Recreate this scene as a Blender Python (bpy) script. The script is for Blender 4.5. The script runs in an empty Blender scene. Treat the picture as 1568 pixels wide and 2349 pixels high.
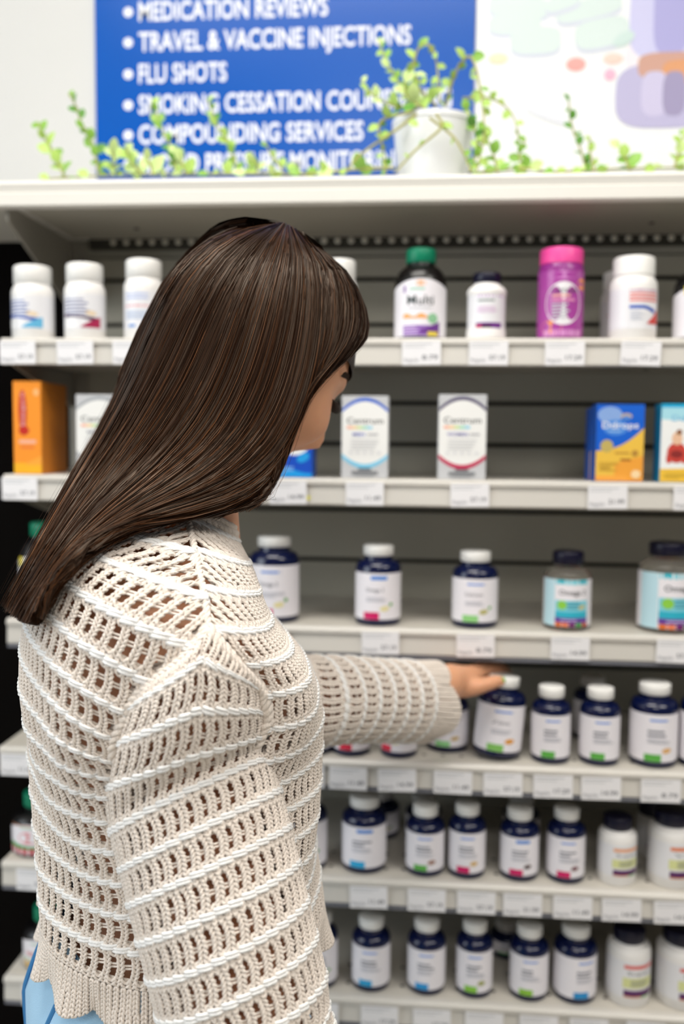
import bpy, bmesh, math, random
import numpy as np
from mathutils import Vector, Matrix
random.seed(7); RNG = np.random.default_rng(7)
SC = bpy.context.scene
COL = SC.collection
# ------------------------------------------------------------------ camera
W_PX, H_PX, F_PX = 1568.0, 2349.0, 2100.0
YAW, PITCH, ROLL = 0.084, 0.078, 0.0096
CAM = np.array([0.105, -1.235, 1.38])
_f = np.array([-math.sin(YAW) * math.cos(PITCH), math.cos(YAW) * math.cos(PITCH), -math.sin(PITCH)])
_r = np.cross(_f, [0, 0, 1.0]); _r /= np.linalg.norm(_r)
_u = np.cross(_r, _f)
CR = _r * math.cos(ROLL) + _u * math.sin(ROLL)
CU = _u * math.cos(ROLL) - _r * math.sin(ROLL)
CF = _f
cd = bpy.data.cameras.new('camera'); cam = bpy.data.objects.new('camera', cd); COL.objects.link(cam)
cd.sensor_fit = 'VERTICAL'; cd.sensor_height = 36.0; cd.lens = F_PX / H_PX * 36.0
m = Matrix.Identity(4)
for i in range(3):
    m[i][0], m[i][1], m[i][2], m[i][3] = CR[i], CU[i], -CF[i], CAM[i]
cam.matrix_world = m
cd.clip_start = 0.02
cd.dof.use_dof = True; cd.dof.focus_distance = 0.76; cd.dof.aperture_fstop = 2.8
SC.camera = cam
# ------------------------------------------------------------------ light and exposure
SC.view_settings.view_transform = 'Standard'; SC.view_settings.look = 'None'
SC.view_settings.gamma = 1.0; SC.view_settings.use_curve_mapping = False
SC.view_settings.exposure = 0.3
wd = bpy.data.worlds.new('world'); SC.world = wd; wd.use_nodes = True
wd.node_tree.nodes['Background'].inputs[0].default_value = (0.86, 0.93, 1.0, 1)
wd.node_tree.nodes['Background'].inputs[1].default_value = 0.10
def area(name, loc, target, sx, sy, power, col):
    d = bpy.data.lights.new(name, 'AREA'); d.shape = 'RECTANGLE'; d.size = sx; d.size_y = sy
    d.energy = power; d.color = col
    o = bpy.data.objects.new(name, d); COL.objects.link(o); o.location = loc
    o.rotation_euler = (Vector(target) - Vector(loc)).to_track_quat('-Z', 'Y').to_euler()
    return o
area('assumed_daylight', (-2.7, -1.75, 1.9), (0.0, -0.45, 1.2), 2.0, 1.9, 37, (0.88, 0.95, 1.0))  # daylight assumed from the bluish light on the left; no window is modelled
area('assumed_ceiling_light', (-0.15, -0.75, 2.74), (-0.15, -0.75, 0), 1.2, 0.6, 12, (1.0, 0.98, 0.95))  # this and the lamps below are assumed from the overhead light, none in view
area('assumed_ceiling_light', (1.5, -1.3, 2.74), (1.5, -1.3, 0), 1.2, 0.6, 13, (1.0, 0.98, 0.95))
area('assumed_ceiling_light', (0.2, -2.6, 2.74), (0.2, -2.6, 0), 1.2, 0.6, 15, (1.0, 0.98, 0.95))

# ------------------------------------------------------------------ measuring helpers
def ray(px, py):
    return CF + CR * ((px - W_PX / 2) / F_PX) - CU * ((py - H_PX / 2) / F_PX)
def at(px, py, Y):
    d = ray(px, py); return CAM + d * ((Y - CAM[1]) / d[1])
def atd(px, py, d):
    return CAM + ray(px, py) * d
def proj(p):
    v = np.asarray(p, float) - CAM; z = v @ CF
    return (W_PX / 2 + F_PX * (v @ CR) / z, H_PX / 2 - F_PX * (v @ CU) / z, z)
def depth(p): return float((np.asarray(p) - CAM) @ CF)

# ------------------------------------------------------------------ materials
def lin(c):
    if isinstance(c, str):
        c = tuple(int(c[i:i + 2], 16) / 255 for i in (0, 2, 4))
    return tuple(x / 12.92 if x <= 0.04045 else ((x + 0.055) / 1.055) ** 2.4 for x in c)
MATS = {}
def mat(name, col, rough=0.5, metal=0.0, spec=0.5, trans=0.0, var=0.0, vscale=30.0, bump=0.0, bscale=200.0, sheen=0.0,
        emit=None, estr=0.0, coat=0.0, ior=1.45, sss=0.0):
    if name in MATS: return MATS[name]
    M = bpy.data.materials.new(name); M.use_nodes = True; nt = M.node_tree; N = nt.nodes; B = N['Principled BSDF']
    c = lin(col)
    B.inputs['Base Color'].default_value = (*c, 1); B.inputs['Roughness'].default_value = rough
    B.inputs['Metallic'].default_value = metal; B.inputs['Specular IOR Level'].default_value = spec
    B.inputs['Transmission Weight'].default_value = trans; B.inputs['IOR'].default_value = ior
    B.inputs['Sheen Weight'].default_value = sheen; B.inputs['Coat Weight'].default_value = coat
    if sss:
        B.inputs['Subsurface Weight'].default_value = sss
        B.inputs['Subsurface Radius'].default_value = (0.01, 0.004, 0.002); B.inputs['Subsurface Scale'].default_value = 0.6
    if emit:
        B.inputs['Emission Color'].default_value = (*lin(emit), 1); B.inputs['Emission Strength'].default_value = estr
    if var or bump:
        tc = N.new('ShaderNodeTexCoord')
    if var:
        n = N.new('ShaderNodeTexNoise'); n.inputs['Scale'].default_value = vscale; n.inputs['Detail'].default_value = 4
        nt.links.new(tc.outputs['Object'], n.inputs['Vector'])
        r = N.new('ShaderNodeMixRGB'); r.blend_type = 'MIX'
        r.inputs[1].default_value = (*[x * (1 - var) for x in c], 1); r.inputs[2].default_value = (*[min(1, x * (1 + var)) for x in c], 1)
        nt.links.new(n.outputs['Fac'], r.inputs[0]); nt.links.new(r.outputs[0], B.inputs['Base Color'])
    if bump:
        n2 = N.new('ShaderNodeTexNoise'); n2.inputs['Scale'].default_value = bscale; n2.inputs['Detail'].default_value = 3
        nt.links.new(tc.outputs['Object'], n2.inputs['Vector'])
        b = N.new('ShaderNodeBump'); b.inputs['Strength'].default_value = bump; b.inputs['Distance'].default_value = 0.002
        nt.links.new(n2.outputs['Fac'], b.inputs['Height']); nt.links.new(b.outputs[0], B.inputs['Normal'])
    MATS[name] = M
    return M
def cmat(hexcol, rough=0.45):
    return mat('print_' + hexcol, hexcol, rough)

# ------------------------------------------------------------------ mesh helpers
class MB:
    def __init__(s): s.v = []; s.f = []; s.m = []; s.mats = []; s.n = 0
    def mi(s, material):
        if material not in s.mats: s.mats.append(material)
        return s.mats.index(material)
    def add(s, verts, faces, material):
        k = s.mi(material); b = s.n
        vv = [tuple(map(float, p)) for p in verts]
        s.v.extend(vv); s.n += len(vv)
        for f in faces: s.f.append(tuple(i + b for i in f)); s.m.append(k)
        return s
    def box(s, lo, hi, material):
        x0, y0, z0 = lo; x1, y1, z1 = hi
        return s.add([(x0, y0, z0), (x1, y0, z0), (x1, y1, z0), (x0, y1, z0), (x0, y0, z1), (x1, y0, z1), (x1, y1, z1), (x0, y1, z1)],
                     [(0, 3, 2, 1), (4, 5, 6, 7), (0, 1, 5, 4), (1, 2, 6, 5), (2, 3, 7, 6), (3, 0, 4, 7)], material)
    def prism_x(s, prof, x0, x1, material):          # profile of (y, z), counter-clockwise seen from +x
        n = len(prof)
        v = [(x0, y, z) for y, z in prof] + [(x1, y, z) for y, z in prof]
        f = [(i, (i + 1) % n, n + (i + 1) % n, n + i) for i in range(n)]
        f += [tuple(range(n - 1, -1, -1)), tuple(range(n, 2 * n))]
        return s.add(v, f, material)
    def lathe(s, prof, material, n=40, flute=0.0, flutes=(None, None), sy=1.0):
        v = []; f = []
        for k, (r, z) in enumerate(prof):
            for i in range(n):
                a = 2 * math.pi * i / n; rr = r
                if flute and flutes[0] <= k <= flutes[1] and i % 2: rr = r - flute
                v.append((rr * math.cos(a), rr * math.sin(a) * sy, z))
        for k in range(len(prof) - 1):
            for i in range(n):
                j = (i + 1) % n
                f.append((k * n + i, k * n + j, (k + 1) * n + j, (k + 1) * n + i))
        if prof[0][0] > 1e-6: f.append(tuple(range(n - 1, -1, -1)))
        if prof[-1][0] > 1e-6: f.append(tuple((len(prof) - 1) * n + i for i in range(n)))
        return s.add(v, f, material)
    def tube(s, pts, radii, material, n=6, cap=True):
        v, f = tube_geo(pts, radii, n, cap)
        return s.add(v, f, material)
    def mesh(s, name, smooth=True, sharp=35):
        me = bpy.data.meshes.new(name)
        me.from_pydata(s.v, [], s.f)
        for M in s.mats: me.materials.append(M)
        if len(s.mats) > 1: me.polygons.foreach_set('material_index', s.m)
        if smooth:
            me.polygons.foreach_set('use_smooth', [True] * len(me.polygons))
            if sharp: me.set_sharp_from_angle(angle=math.radians(sharp))
        me.update()
        return me
    def obj(s, name, parent=None, smooth=True, sharp=35):
        return link(name, s.mesh(name, smooth, sharp), parent)
def link(name, data, parent=None):
    o = bpy.data.objects.new(name, data); COL.objects.link(o)
    if parent is not None: o.parent = parent
    return o
def tag(o, label, cat, group=None, kind=None):
    if label: o['label'] = label
    if cat: o['category'] = cat
    if group: o['group'] = group
    if kind: o['kind'] = kind
    return o
def thing(name, label, cat, loc=(0, 0, 0), rz=0.0, group=None):
    o = bpy.data.objects.new(name, None); COL.objects.link(o); o.empty_display_size = 0.02
    o.location = tuple(map(float, loc)); o.rotation_euler = (0, 0, rz)
    return tag(o, label, cat, group)
def frames(P):
    P = np.asarray(P, float); T = np.gradient(P, axis=0); T /= np.linalg.norm(T, axis=1)[:, None] + 1e-12
    ref = np.array([0, 0, 1.0]) if abs(T[0][2]) < 0.9 else np.array([0, 1.0, 0])
    A = np.zeros_like(P); B = np.zeros_like(P)
    a = np.cross(T[0], ref); a /= np.linalg.norm(a)
    for i in range(len(P)):
        a = a - T[i] * (a @ T[i]); a /= np.linalg.norm(a) + 1e-12
        A[i] = a; B[i] = np.cross(T[i], a)
    return T, A, B
def tube_geo(pts, radii, n=6, cap=True):
    P = np.asarray(pts, float); R = np.asarray(radii, float) * np.ones(len(P)); T, A, B = frames(P)
    v = []; f = []
    for i in range(len(P)):
        for k in range(n):
            a = 2 * math.pi * k / n
            v.append(P[i] + R[i] * (math.cos(a) * A[i] + math.sin(a) * B[i]))
    for i in range(len(P) - 1):
        for k in range(n):
            j = (k + 1) % n
            f.append((i * n + k, i * n + j, (i + 1) * n + j, (i + 1) * n + k))
    if cap:
        f.append(tuple(range(n - 1, -1, -1))); f.append(tuple((len(P) - 1) * n + k for k in range(n)))
    return v, f
def spline(pts, n):                                   # Catmull-Rom through pts, n samples
    P = np.asarray(pts, float); k = len(P)
    E = np.vstack([2 * P[0] - P[1], P, 2 * P[-1] - P[-2]])
    t = np.linspace(0, k - 1 - 1e-9, n); i = t.astype(int); u = (t - i)[:, None]
    p0, p1, p2, p3 = E[i], E[i + 1], E[i + 2], E[i + 3]
    return 0.5 * (2 * p1 + (p2 - p0) * u + (2 * p0 - 5 * p1 + 4 * p2 - p3) * u ** 2 + (3 * p1 - p0 - 3 * p2 + p3) * u ** 3)
_TX = {}
def text_geo(s, bold=0.0):                            # flat lettering: (verts Nx2 with cap height 1 and x from 0), faces, width
    key = (s, bold)
    if key not in _TX:
        c = bpy.data.curves.new('lettering', 'FONT'); c.body = s; c.size = 1.0; c.resolution_u = 3; c.offset = bold
        o = bpy.data.objects.new('lettering', c); COL.objects.link(o)
        me = o.to_mesh()
        v = np.array([x.co[:2] for x in me.vertices]); f = [tuple(p.vertices) for p in me.polygons]
        o.to_mesh_clear(); bpy.data.objects.remove(o); bpy.data.curves.remove(c)
        v[:, 0] -= v[:, 0].min(); v /= 0.729
        _TX[key] = (v, f, float(v[:, 0].max()))
    return _TX[key]
# ------------------------------------------------------------------ setting
YB = 0.245                     # face of the slatted back of the shelving
YW = 0.30                      # wall behind it
M_wall = mat('wall_paint', 'd2d2d0', 0.6, var=0.03, vscale=3, bump=0.05, bscale=300)
M_floor = mat('floor_vinyl', 'b9b2a6', 0.4, var=0.06, vscale=6)
M_ceil = mat('ceiling_tile', 'e6e4df', 0.8, var=0.03, vscale=40)
def struct(o, label=None, cat=None):
    o['kind'] = 'structure'
    if label: o['label'] = label
    if cat: o['category'] = cat
    return o
struct(MB().box((-4, -5, -0.05), (4, YW, 0), M_floor).obj('floor'), 'beige vinyl floor of the shop aisle', 'floor')
struct(MB().box((-4, YW, 0), (4, YW + 0.1, 2.8), M_wall).obj('wall_back'), 'pale grey painted wall behind the shelving', 'wall')
struct(MB().box((-4, -5, 2.8), (4, YW, 2.85), M_ceil).obj('ceiling'), 'white tiled ceiling above the aisle', 'ceiling')
M_lamp = mat('assumed_lamp_diffuser', 'ffffff', 0.4, emit='fff6e8', estr=4.0)
M_lampf = mat('assumed_lamp_frame', 'e0e0de', 0.4)
for k, (x, y, lb) in enumerate(((-0.15, -0.75, 'assumed white ceiling lamp panel over the aisle beside the woman'), (1.5, -1.3, 'assumed white ceiling lamp panel further along the shelving'),
                                (0.2, -2.6, 'assumed white ceiling lamp panel across the aisle from the shelving'))):
    t = thing('assumed_ceiling_lamp', lb, 'lamp', (x, y, 2.8), 0, 'assumed ceiling lamp panels')  # unseen lamp panels, assumed above the aisle to go with the ceiling lights
    MB().box((-0.6, -0.3, -0.035), (0.6, 0.3, -0.03), M_lamp).obj('diffuser', t)
    fr = MB()
    for lo, hi in (((-0.62, -0.32, -0.04), (0.62, -0.3, 0)), ((-0.62, 0.3, -0.04), (0.62, 0.32, 0)), ((-0.62, -0.3, -0.04), (-0.6, 0.3, 0)), ((0.6, -0.3, -0.04), (0.62, 0.3, 0))):
        fr.box(lo, hi, M_lampf)
    fr.obj('frame', t)
# ------------------------------------------------------------------ shelving unit
M_steel = mat('shelf_enamel', 'c9c4ba', 0.38, var=0.03, vscale=15)
M_rail = mat('price_rail', 'd2cec7', 0.3, var=0.02, vscale=9)
M_plank = mat('back_enamel', 'aeaa9c', 0.5, var=0.05, vscale=12)
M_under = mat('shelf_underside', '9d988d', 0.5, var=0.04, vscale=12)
M_dark = mat('groove_dark', '17110c', 0.8)
M_edge = mat('rail_edge_grey', '6f7078', 0.4)
M_hole = mat('hole_pale', 'e4dfd0', 0.4)
YF = {0: 0.0, 1: 0.0, 2: 0.0, 3: 0.0, 4: -0.03, 5: -0.03, 6: -0.03}
ZT = {0: at(1000, 402, 0.0)[2], 1: at(1000, 777, 0.0)[2], 2: at(1000, 1101, 0.0)[2], 3: at(1000, 1444, 0.0)[2],
      4: at(1000, 1750, -0.03)[2], 5: at(1000, 2022, -0.03)[2], 6: at(1000, 2296, -0.03)[2]}
XL = at(2, 1715, -0.03)[0]
XR = XL + 1.52
unit = thing('shelving_unit', 'beige steel shop shelving with slatted back, price rails and white top', 'shelving', ((XL + XR) / 2, 0.1, 0))
OFF = np.array([-(XL + XR) / 2, -0.1, 0.0])
def L(p): return tuple(np.asarray(p, float) + OFF)
def ubox(lo, hi, material, name, parent=None, mb=None):
    b = MB().box(L(lo), L(hi), material)
    return b.obj(name, parent or unit)
# back: dark board with separate planks
gz = [at(1000, y, YB)[2] for y in (588, 640, 745, 925, 1020, 1172, 1288)]
zz = gz[-1]
while zz > 0.2: zz -= 0.083; gz.append(zz)
ubox((XL + 0.012, YB + 0.008, 0.10), (XR - 0.012, YB + 0.03, ZT[0] - 0.01), M_dark, 'back_board')
ztop = ZT[0] - 0.012
for k, g in enumerate(gz):
    gap = 0.0015 if k == 0 else 0.0035
    b = MB().box(L((XL + 0.015, YB - (0.004 if k == 1 else 0), g + gap)), L((XR - 0.015, YB + 0.012, ztop)), M_plank)
    o = b.obj('back_plank', unit); ztop = g - gap
for x in (XL + 0.0, XR - 0.03):
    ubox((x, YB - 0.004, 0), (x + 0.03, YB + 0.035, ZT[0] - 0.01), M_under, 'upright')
rail_prof = [(0.006, 0.0), (-0.003, 0.0005), (-0.0065, -0.003), (-0.0065, -0.0075), (-0.003, -0.009), (-0.0045, -0.034), (-0.002, -0.036), (0.004, -0.035)]
def shelf(i):
    z, y0 = ZT[i], YF[i]
    d = MB().box(L((XL, y0 + 0.003, z - 0.006)), L((XR, YB - 0.001, z)), M_steel)
    s = d.obj('shelf', unit)
    s['label'] = 'beige steel shelf deck'
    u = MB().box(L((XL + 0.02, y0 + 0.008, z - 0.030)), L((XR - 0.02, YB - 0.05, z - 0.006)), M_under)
    u.obj('underside_pan', s)
    r = MB().prism_x([(y + y0 + OFF[1], zz_ + z) for y, zz_ in rail_prof][::-1], XL + OFF[0], XR + OFF[0], M_rail)
    r.obj('price_rail', s, sharp=25)
    if i >= 3:
        e = MB().box(L((XL, y0 - 0.0035, z - 0.041)), L((XR, y0 + 0.003, z - 0.0358)), M_edge); e.obj('rail_edge', s)
    if i >= 4:   # small round perforations of the deck near its front
        h = MB()
        for a in np.arange(XL + 0.03, XR - 0.02, 0.0254):
            for yy in (y0 + 0.03, y0 + 0.075):
                v = [L((a + 0.003 * math.cos(q), yy + 0.003 * math.sin(q), z + 0.0003)) for q in np.linspace(0, 2 * math.pi, 8, endpoint=False)]
                h.add(v, [tuple(range(8))], M_dark)
        o = h.obj('perforations', s); o['kind'] = 'stuff'
    for x in (XL + 0.002, XR - 0.006):
        zb = z - 0.03
        p = [(y0 + 0.02, z - 0.006), (y0 + 0.02, z - 0.034), (YB - 0.005, z - 0.085), (YB - 0.005, z - 0.006)]
        MB().prism_x([(a + OFF[1], b) for a, b in p], x + OFF[0], x + 0.004 + OFF[0], M_under).obj('bracket', s)
for i in range(1, 7): shelf(i)
# top canopy shelf
z0 = ZT[0]
c = MB()
cp = [(0.0, 0.0), (-0.006, -0.001), (-0.009, -0.006), (-0.006, -0.0165), (-0.0085, -0.018), (-0.0085, -0.034), (-0.004, -0.036), (0.006, -0.036), (0.006, -0.028), (YB, -0.028), (YB, 0.0)]
c.prism_x([(a + OFF[1], b + z0) for a, b in cp], XL - 0.3 + OFF[0], XR + OFF[0], mat('canopy_enamel', 'e2dfd8', 0.4, var=0.02, vscale=8))
can = c.obj('top_shelf', unit, sharp=25); can['label'] = 'white enamelled top shelf with stepped front lip'
zu = min(z0 - .0295, at(1000, 540, YB - .055)[2])
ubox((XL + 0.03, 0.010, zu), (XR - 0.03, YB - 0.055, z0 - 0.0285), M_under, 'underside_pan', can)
for x in (XL + 0.002, XR - 0.006):
    p = [(0.012, z0 - 0.028), (0.012, z0 - 0.05), (YB - 0.005, z0 - 0.14), (YB - 0.005, z0 - 0.028)]
    MB().prism_x([(a + OFF[1], b) for a, b in p], x + OFF[0], x + 0.004 + OFF[0], M_under).obj('bracket', can)
zp = at(1000, 549, YB - 0.02)[2]
ubox((XL + 0.04, YB - 0.016, zp - 0.010), (XR - 0.04, YB - 0.004, zp + 0.016), mat('strip_grey', '3a372f', 0.5), 'perforated_strip', can)
disc_me = MB().lathe([(0.0045, 0.0), (0.0045, 0.001), (0.003, 0.0022), (0.0, 0.0026)], M_hole, 12).mesh('hole_disc')  # discs added in place of holes; the light grey seen behind is their colour
for a in np.arange(XL + 0.08, XR - 0.05, 0.0213):
    o = link('hole_disc', disc_me, can); o.location = L((a, YB - 0.016, zp)); o.rotation_euler = (math.pi / 2, 0, 0)
for px_, py_, i_ in ((313, 525, 0), (1494, 512, 0), (1480, 848, 1)):
    zz_ = (zu - 0.0005) if i_ == 0 else ZT[1] - 0.0305
    d_ = ray(px_, py_); p_ = CAM + d_ * ((zz_ - CAM[2]) / d_[2])
    if 0 < p_[1] < YB:
        s_ = MB().lathe([(0.004, 0.0), (0.004, 0.001), (0.0, 0.001)], M_dark, 10).obj('screw', can); s_.location = L((p_[0], p_[1], zz_ - 0.0006))
# base deck below the frame
ubox((XL, -0.05, 0.0), (XR, YB, 0.14), M_steel, 'base_deck')
# dark panelling beside the unit
M_black = mat('black_panelling', '060403', 0.9, spec=0.1, var=0.2, vscale=4)
struct(MB().box((XL - 1.3, 0.247, 0), (XL - 0.001, YW - 0.002, ZT[0] + 0.03), M_black).obj('wall_left'), 'black panelling beside the shelving', 'wall')
# ------------------------------------------------------------------ sign and poster on the wall
YS = YW - 0.006
def on_wall(px, py, Y=YS): return at(px, py, Y)
sx0, sx1 = on_wall(219, 200)[0], on_wall(1087, 200)[0]
szb = on_wall(650, 404)[2]; szt = szb + 0.75
M_blue = mat('sign_blue', '0055b4', 0.25, spec=.35, var=0.03, vscale=3)
sign = thing('wall_sign', 'glossy blue wall sign listing pharmacy services in white capitals', 'sign', ((sx0 + sx1) / 2, YW, szb))
SO = -np.array([(sx0 + sx1) / 2, YW, szb])
MB().box(np.array((sx0, YS, szb)) + SO, np.array((sx1, YW - 0.0005, szt)) + SO, M_blue).obj('panel', sign)
M_letter = mat('sign_letter', 'f2f4fa', 0.5)
def flat_text(s, x, z, w, h, Y, material, off, bold=0.02, th=0.0006):
    v, f, wd_ = text_geo(s, bold)
    V = [(x + a / wd_ * w + off[0], Y - th + off[1], z + b * h + off[2]) for a, b in v]
    return V, [t for t in f]
lines = [('MEDICATION REVIEWS', 46, 318, 752, 30), ('TRAVEL & VACCINE INJECTIONS', 116, 318, 942, 98), ('FLU SHOTS', 189, 318, 520, 165),
         ('SMOKING CESSATION COUNSELLING', 260, 318, 1035, 235), ('COMPOUNDING SERVICES', 329, 318, 833, 300), ('BLOOD PRESSURE MONITORING', 396, 318, 935, 370)]
for s, yb, xa, xb, ym in lines:
    a = on_wall(xa, yb); b = on_wall(xb, yb)
    w = b[0] - a[0]; zl = on_wall(xa + 60, yb)[2]; h = 43 / F_PX * depth(a)
    V, F_ = flat_text(s, a[0], zl, w, h, YS, M_letter, SO, 0.022)
    MB().add(V, F_, M_letter).obj('lettering', sign, smooth=False)
    c_ = on_wall(294, yb - 20); r_ = 11 / F_PX * depth(a)
    MB().add([(c_[0] + r_ * math.cos(q) + SO[0], YS - 0.0006 + SO[1], zl + h * 0.45 + r_ * math.sin(q) + SO[2]) for q in np.linspace(0, 2 * math.pi, 16, endpoint=False)],
             [tuple(range(16))], M_letter).obj('bullet', sign, smooth=False)
px0, px1 = sx1 + 0.002, on_wall(1720, 200)[0]
poster = thing('wall_poster', 'pale photo poster of pills and a violet bottle beside the blue sign', 'poster', ((px0 + px1) / 2, YW, szb))
PO = -np.array([(px0 + px1) / 2, YW, szb])
MB().box(np.array((px0, YS, szb)) + PO, np.array((px1, YW - 0.0005, szt)) + PO, mat('poster_white', 'eceef0', 0.3)).obj('panel', poster)
pr = MB(); _lay = [0]
def blob(cx, cy, rx, ry, col, tilt=0.0, power=2.0, n=28):
    _lay[0] += 1
    c_ = on_wall(cx, cy); k = depth(c_) / F_PX
    V = []
    for q in np.linspace(0, 2 * math.pi, n, endpoint=False):
        a = math.copysign(abs(math.cos(q)) ** (2 / power), math.cos(q)) * rx * k; b = math.copysign(abs(math.sin(q)) ** (2 / power), math.sin(q)) * ry * k
        V.append((c_[0] + a * math.cos(tilt) - b * math.sin(tilt) + PO[0], YS - 0.0002 - 0.00004 * _lay[0] + PO[1], c_[2] + a * math.sin(tilt) + b * math.cos(tilt) + PO[2]))
    pr.add(V, [tuple(range(n))], cmat(col))
for cx, cy, rx, ry, t_ in ((1190, 15, 70, 24, -.1), (1180, 55, 60, 22, 0), (1228, 92, 58, 30, .02), (1350, 20, 75, 22, .2), (1380, 75, 62, 32, .18), (1290, 5, 40, 16, .3)):
    blob(cx, cy + 10, rx, ry, 'cfd4e2', t_, 3.2); blob(cx, cy, rx, ry, 'd5e3e0', t_, 3.2)
blob(1475, 130, 42, 42, 'e9e3ea'); blob(1525, 40, 80, 90, 'c9c8ea', 0, 4); blob(1540, 20, 40, 100, 'a9a6d8', 0, 4)
blob(1520, 220, 108, 72, 'b9b4d6', 0, 3.4); blob(1560, 150, 96, 30, 'c99c8c', 0, 4); blob(1590, 165, 70, 28, 'd99a6c', 0, 4)
blob(1500, 215, 30, 50, 'c8c2e0', 0, 3); blob(1545, 215, 26, 50, '9c94b8', 0, 3)
blob(1320, 148, 22, 15, 'f0a6a0'); blob(1398, 172, 13, 13, 'f2b4cc'); blob(1142, 135, 22, 12, 'f6e2c0'); blob(1405, 135, 22, 12, 'f6d0c4')
blob(1260, 270, 60, 8, 'e2e4ec', -.35); blob(1430, 90, 26, 14, 'c8dcd8', .5)
pr.obj('photo_print', poster, smooth=False)
# ------------------------------------------------------------------ products
M_cw = mat('cap_white', 'f0efec', 0.4); M_pw = mat('plastic_white', 'eeecea', 0.35); M_lab = mat('label_white', 'edeaf0', 0.4)
M_cob = mat('cobalt_plastic', '030e38', 0.12, spec=0.7); M_blk = mat('black_plastic', '0c0a0b', 0.25); M_navy = mat('cap_navy', '0c0a26', 0.35)
M_grn = mat('cap_green', '00825f', 0.4); M_pink = mat('lid_pink', 'e8499a', 0.35); M_mag = mat('magenta_plastic', '8e2c83', 0.25)
M_clear = mat('clear_plastic', 'f4f1ea', 0.06, trans=0.95, ior=1.25)
TXT = 'c'
class Print:
    """flat print wrapped on a round label (R given) or laid on a flat front"""
    def __init__(s, R=None, sy=1.0): s.R = R; s.mb = MB(); s.k = 0; s.sy = sy
    def put(s, P, F_, col):
        s.k += 1; e = 0.00012 + 0.00004 * s.k
        if s.R is None: V = [(x, -e, z) for x, z in P]
        else: V = [((s.R + e) * math.sin(x / s.R), -(s.R + e) * math.cos(x / s.R) * s.sy, z) for x, z in P]
        s.mb.add(V, F_, cmat(col))
    def grid(s, fn, nu, nv, col):
        P = [fn(i / nu, j / nv) for j in range(nv + 1) for i in range(nu + 1)]
        s.put(P, [(j * (nu + 1) + i, j * (nu + 1) + i + 1, (j + 1) * (nu + 1) + i + 1, (j + 1) * (nu + 1) + i) for j in range(nv) for i in range(nu)], col)
    def rect(s, x0, x1, z0, z1, col, n=8): s.grid(lambda u, v: (x0 + (x1 - x0) * u, z0 + (z1 - z0) * v), n if s.R else 1, 1, col)
    def band(s, x0, x1, fa, fb, col, n=16): s.grid(lambda u, v: (x0 + (x1 - x0) * u, fa(u) * (1 - v) + fb(u) * v), n, 1, col)
    def disc(s, cx, cz, rx, rz, col, n=20, tilt=0.0):
        P = [(cx, cz)]
        for q in np.linspace(0, 2 * math.pi, n, endpoint=False):
            a, b = rx * math.cos(q), rz * math.sin(q)
            P.append((cx + a * math.cos(tilt) - b * math.sin(tilt), cz + a * math.sin(tilt) + b * math.cos(tilt)))
        s.put(P, [(0, 1 + i, 1 + (i + 1) % n) for i in range(n)], col)
    def text(s, t, x0, x1, z, h, col, bold=0.0):
        v, f, w = text_geo(t, bold)
        s.put([(x0 + a / w * (x1 - x0), z + b * h) for a, b in v], f, col)
    def bars(s, x0, x1, z, h, n, col, seed=0):        # lines of print too small to read
        r = random.Random(seed); x = x0
        for k in range(n):
            zz_ = z - k * h * 2.0; xe = x0 + (x1 - x0) * r.uniform(0.6, 1)
            s.rect(x0, xe, zz_, zz_ + h, col)
    def obj(s, parent): 
        return s.mb.obj('print', parent, smooth=False)
def sheet(R, ang, z0, z1, material, n=36, sy=1.0, e=0.0001, arch=0.0):
    """label sheet round the front of a bottle"""
    mb = MB(); V = []
    for j in range(5):
        for i in range(n + 1):
            a = -ang + 2 * ang * i / n
            z = z0 + (z1 - z0) * j / 4
            if arch and j == 4: z += arch * max(0.0, math.cos(a)) ** 1.5 - arch
            if arch and j == 3: z += (arch * max(0.0, math.cos(a)) ** 1.5 - arch) * 0.4
            V.append(((R + e) * math.sin(a), -(R + e) * math.cos(a) * sy, z))
    F_ = [(j * (n + 1) + i, j * (n + 1) + i + 1, (j + 1) * (n + 1) + i + 1, (j + 1) * (n + 1) + i) for j in range(4) for i in range(n)]
    return mb.add(V, F_, material)
def cap(R, h, material, parent, z, ridged=True):
    p = [(R * 0.94, 0), (R, 0.0012), (R, h * 0.86), (R * 0.96, h * 0.95), (R * 0.86, h), (0, h)]
    o = MB().lathe([(r, q + z) for r, q in p], material, 64, 0.0004 if ridged else 0, (1, 2)).obj('cap', parent, sharp=50); return o
def place(px, row, wpx, toppx, back=0.0, bottom=None):
    """real position and size of a product from its measured place on the shelf"""
    y0, z = YF[row], ZT[row] + .0005
    R = wpx / 2 / F_PX * 1.27
    for _ in range(3):
        Y = y0 + 0.008 + R + back
        p = at(px, 0.5 * (toppx + proj((0, Y, z))[1]), Y); dd = depth(p); R = wpx / 2 / F_PX * dd
    p0 = at(px, proj((p[0], Y, z))[1], Y)
    d_ = ray(px, toppx); zt = (CAM + d_ * ((Y - CAM[1]) / d_[1]))[2]
    return (p[0], Y, z), R, zt - z
def face(loc): return math.atan2(CAM[0] - loc[0], loc[1] - CAM[1])     # turn that would face the aisle where the photographer stands
BLUES = []
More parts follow.
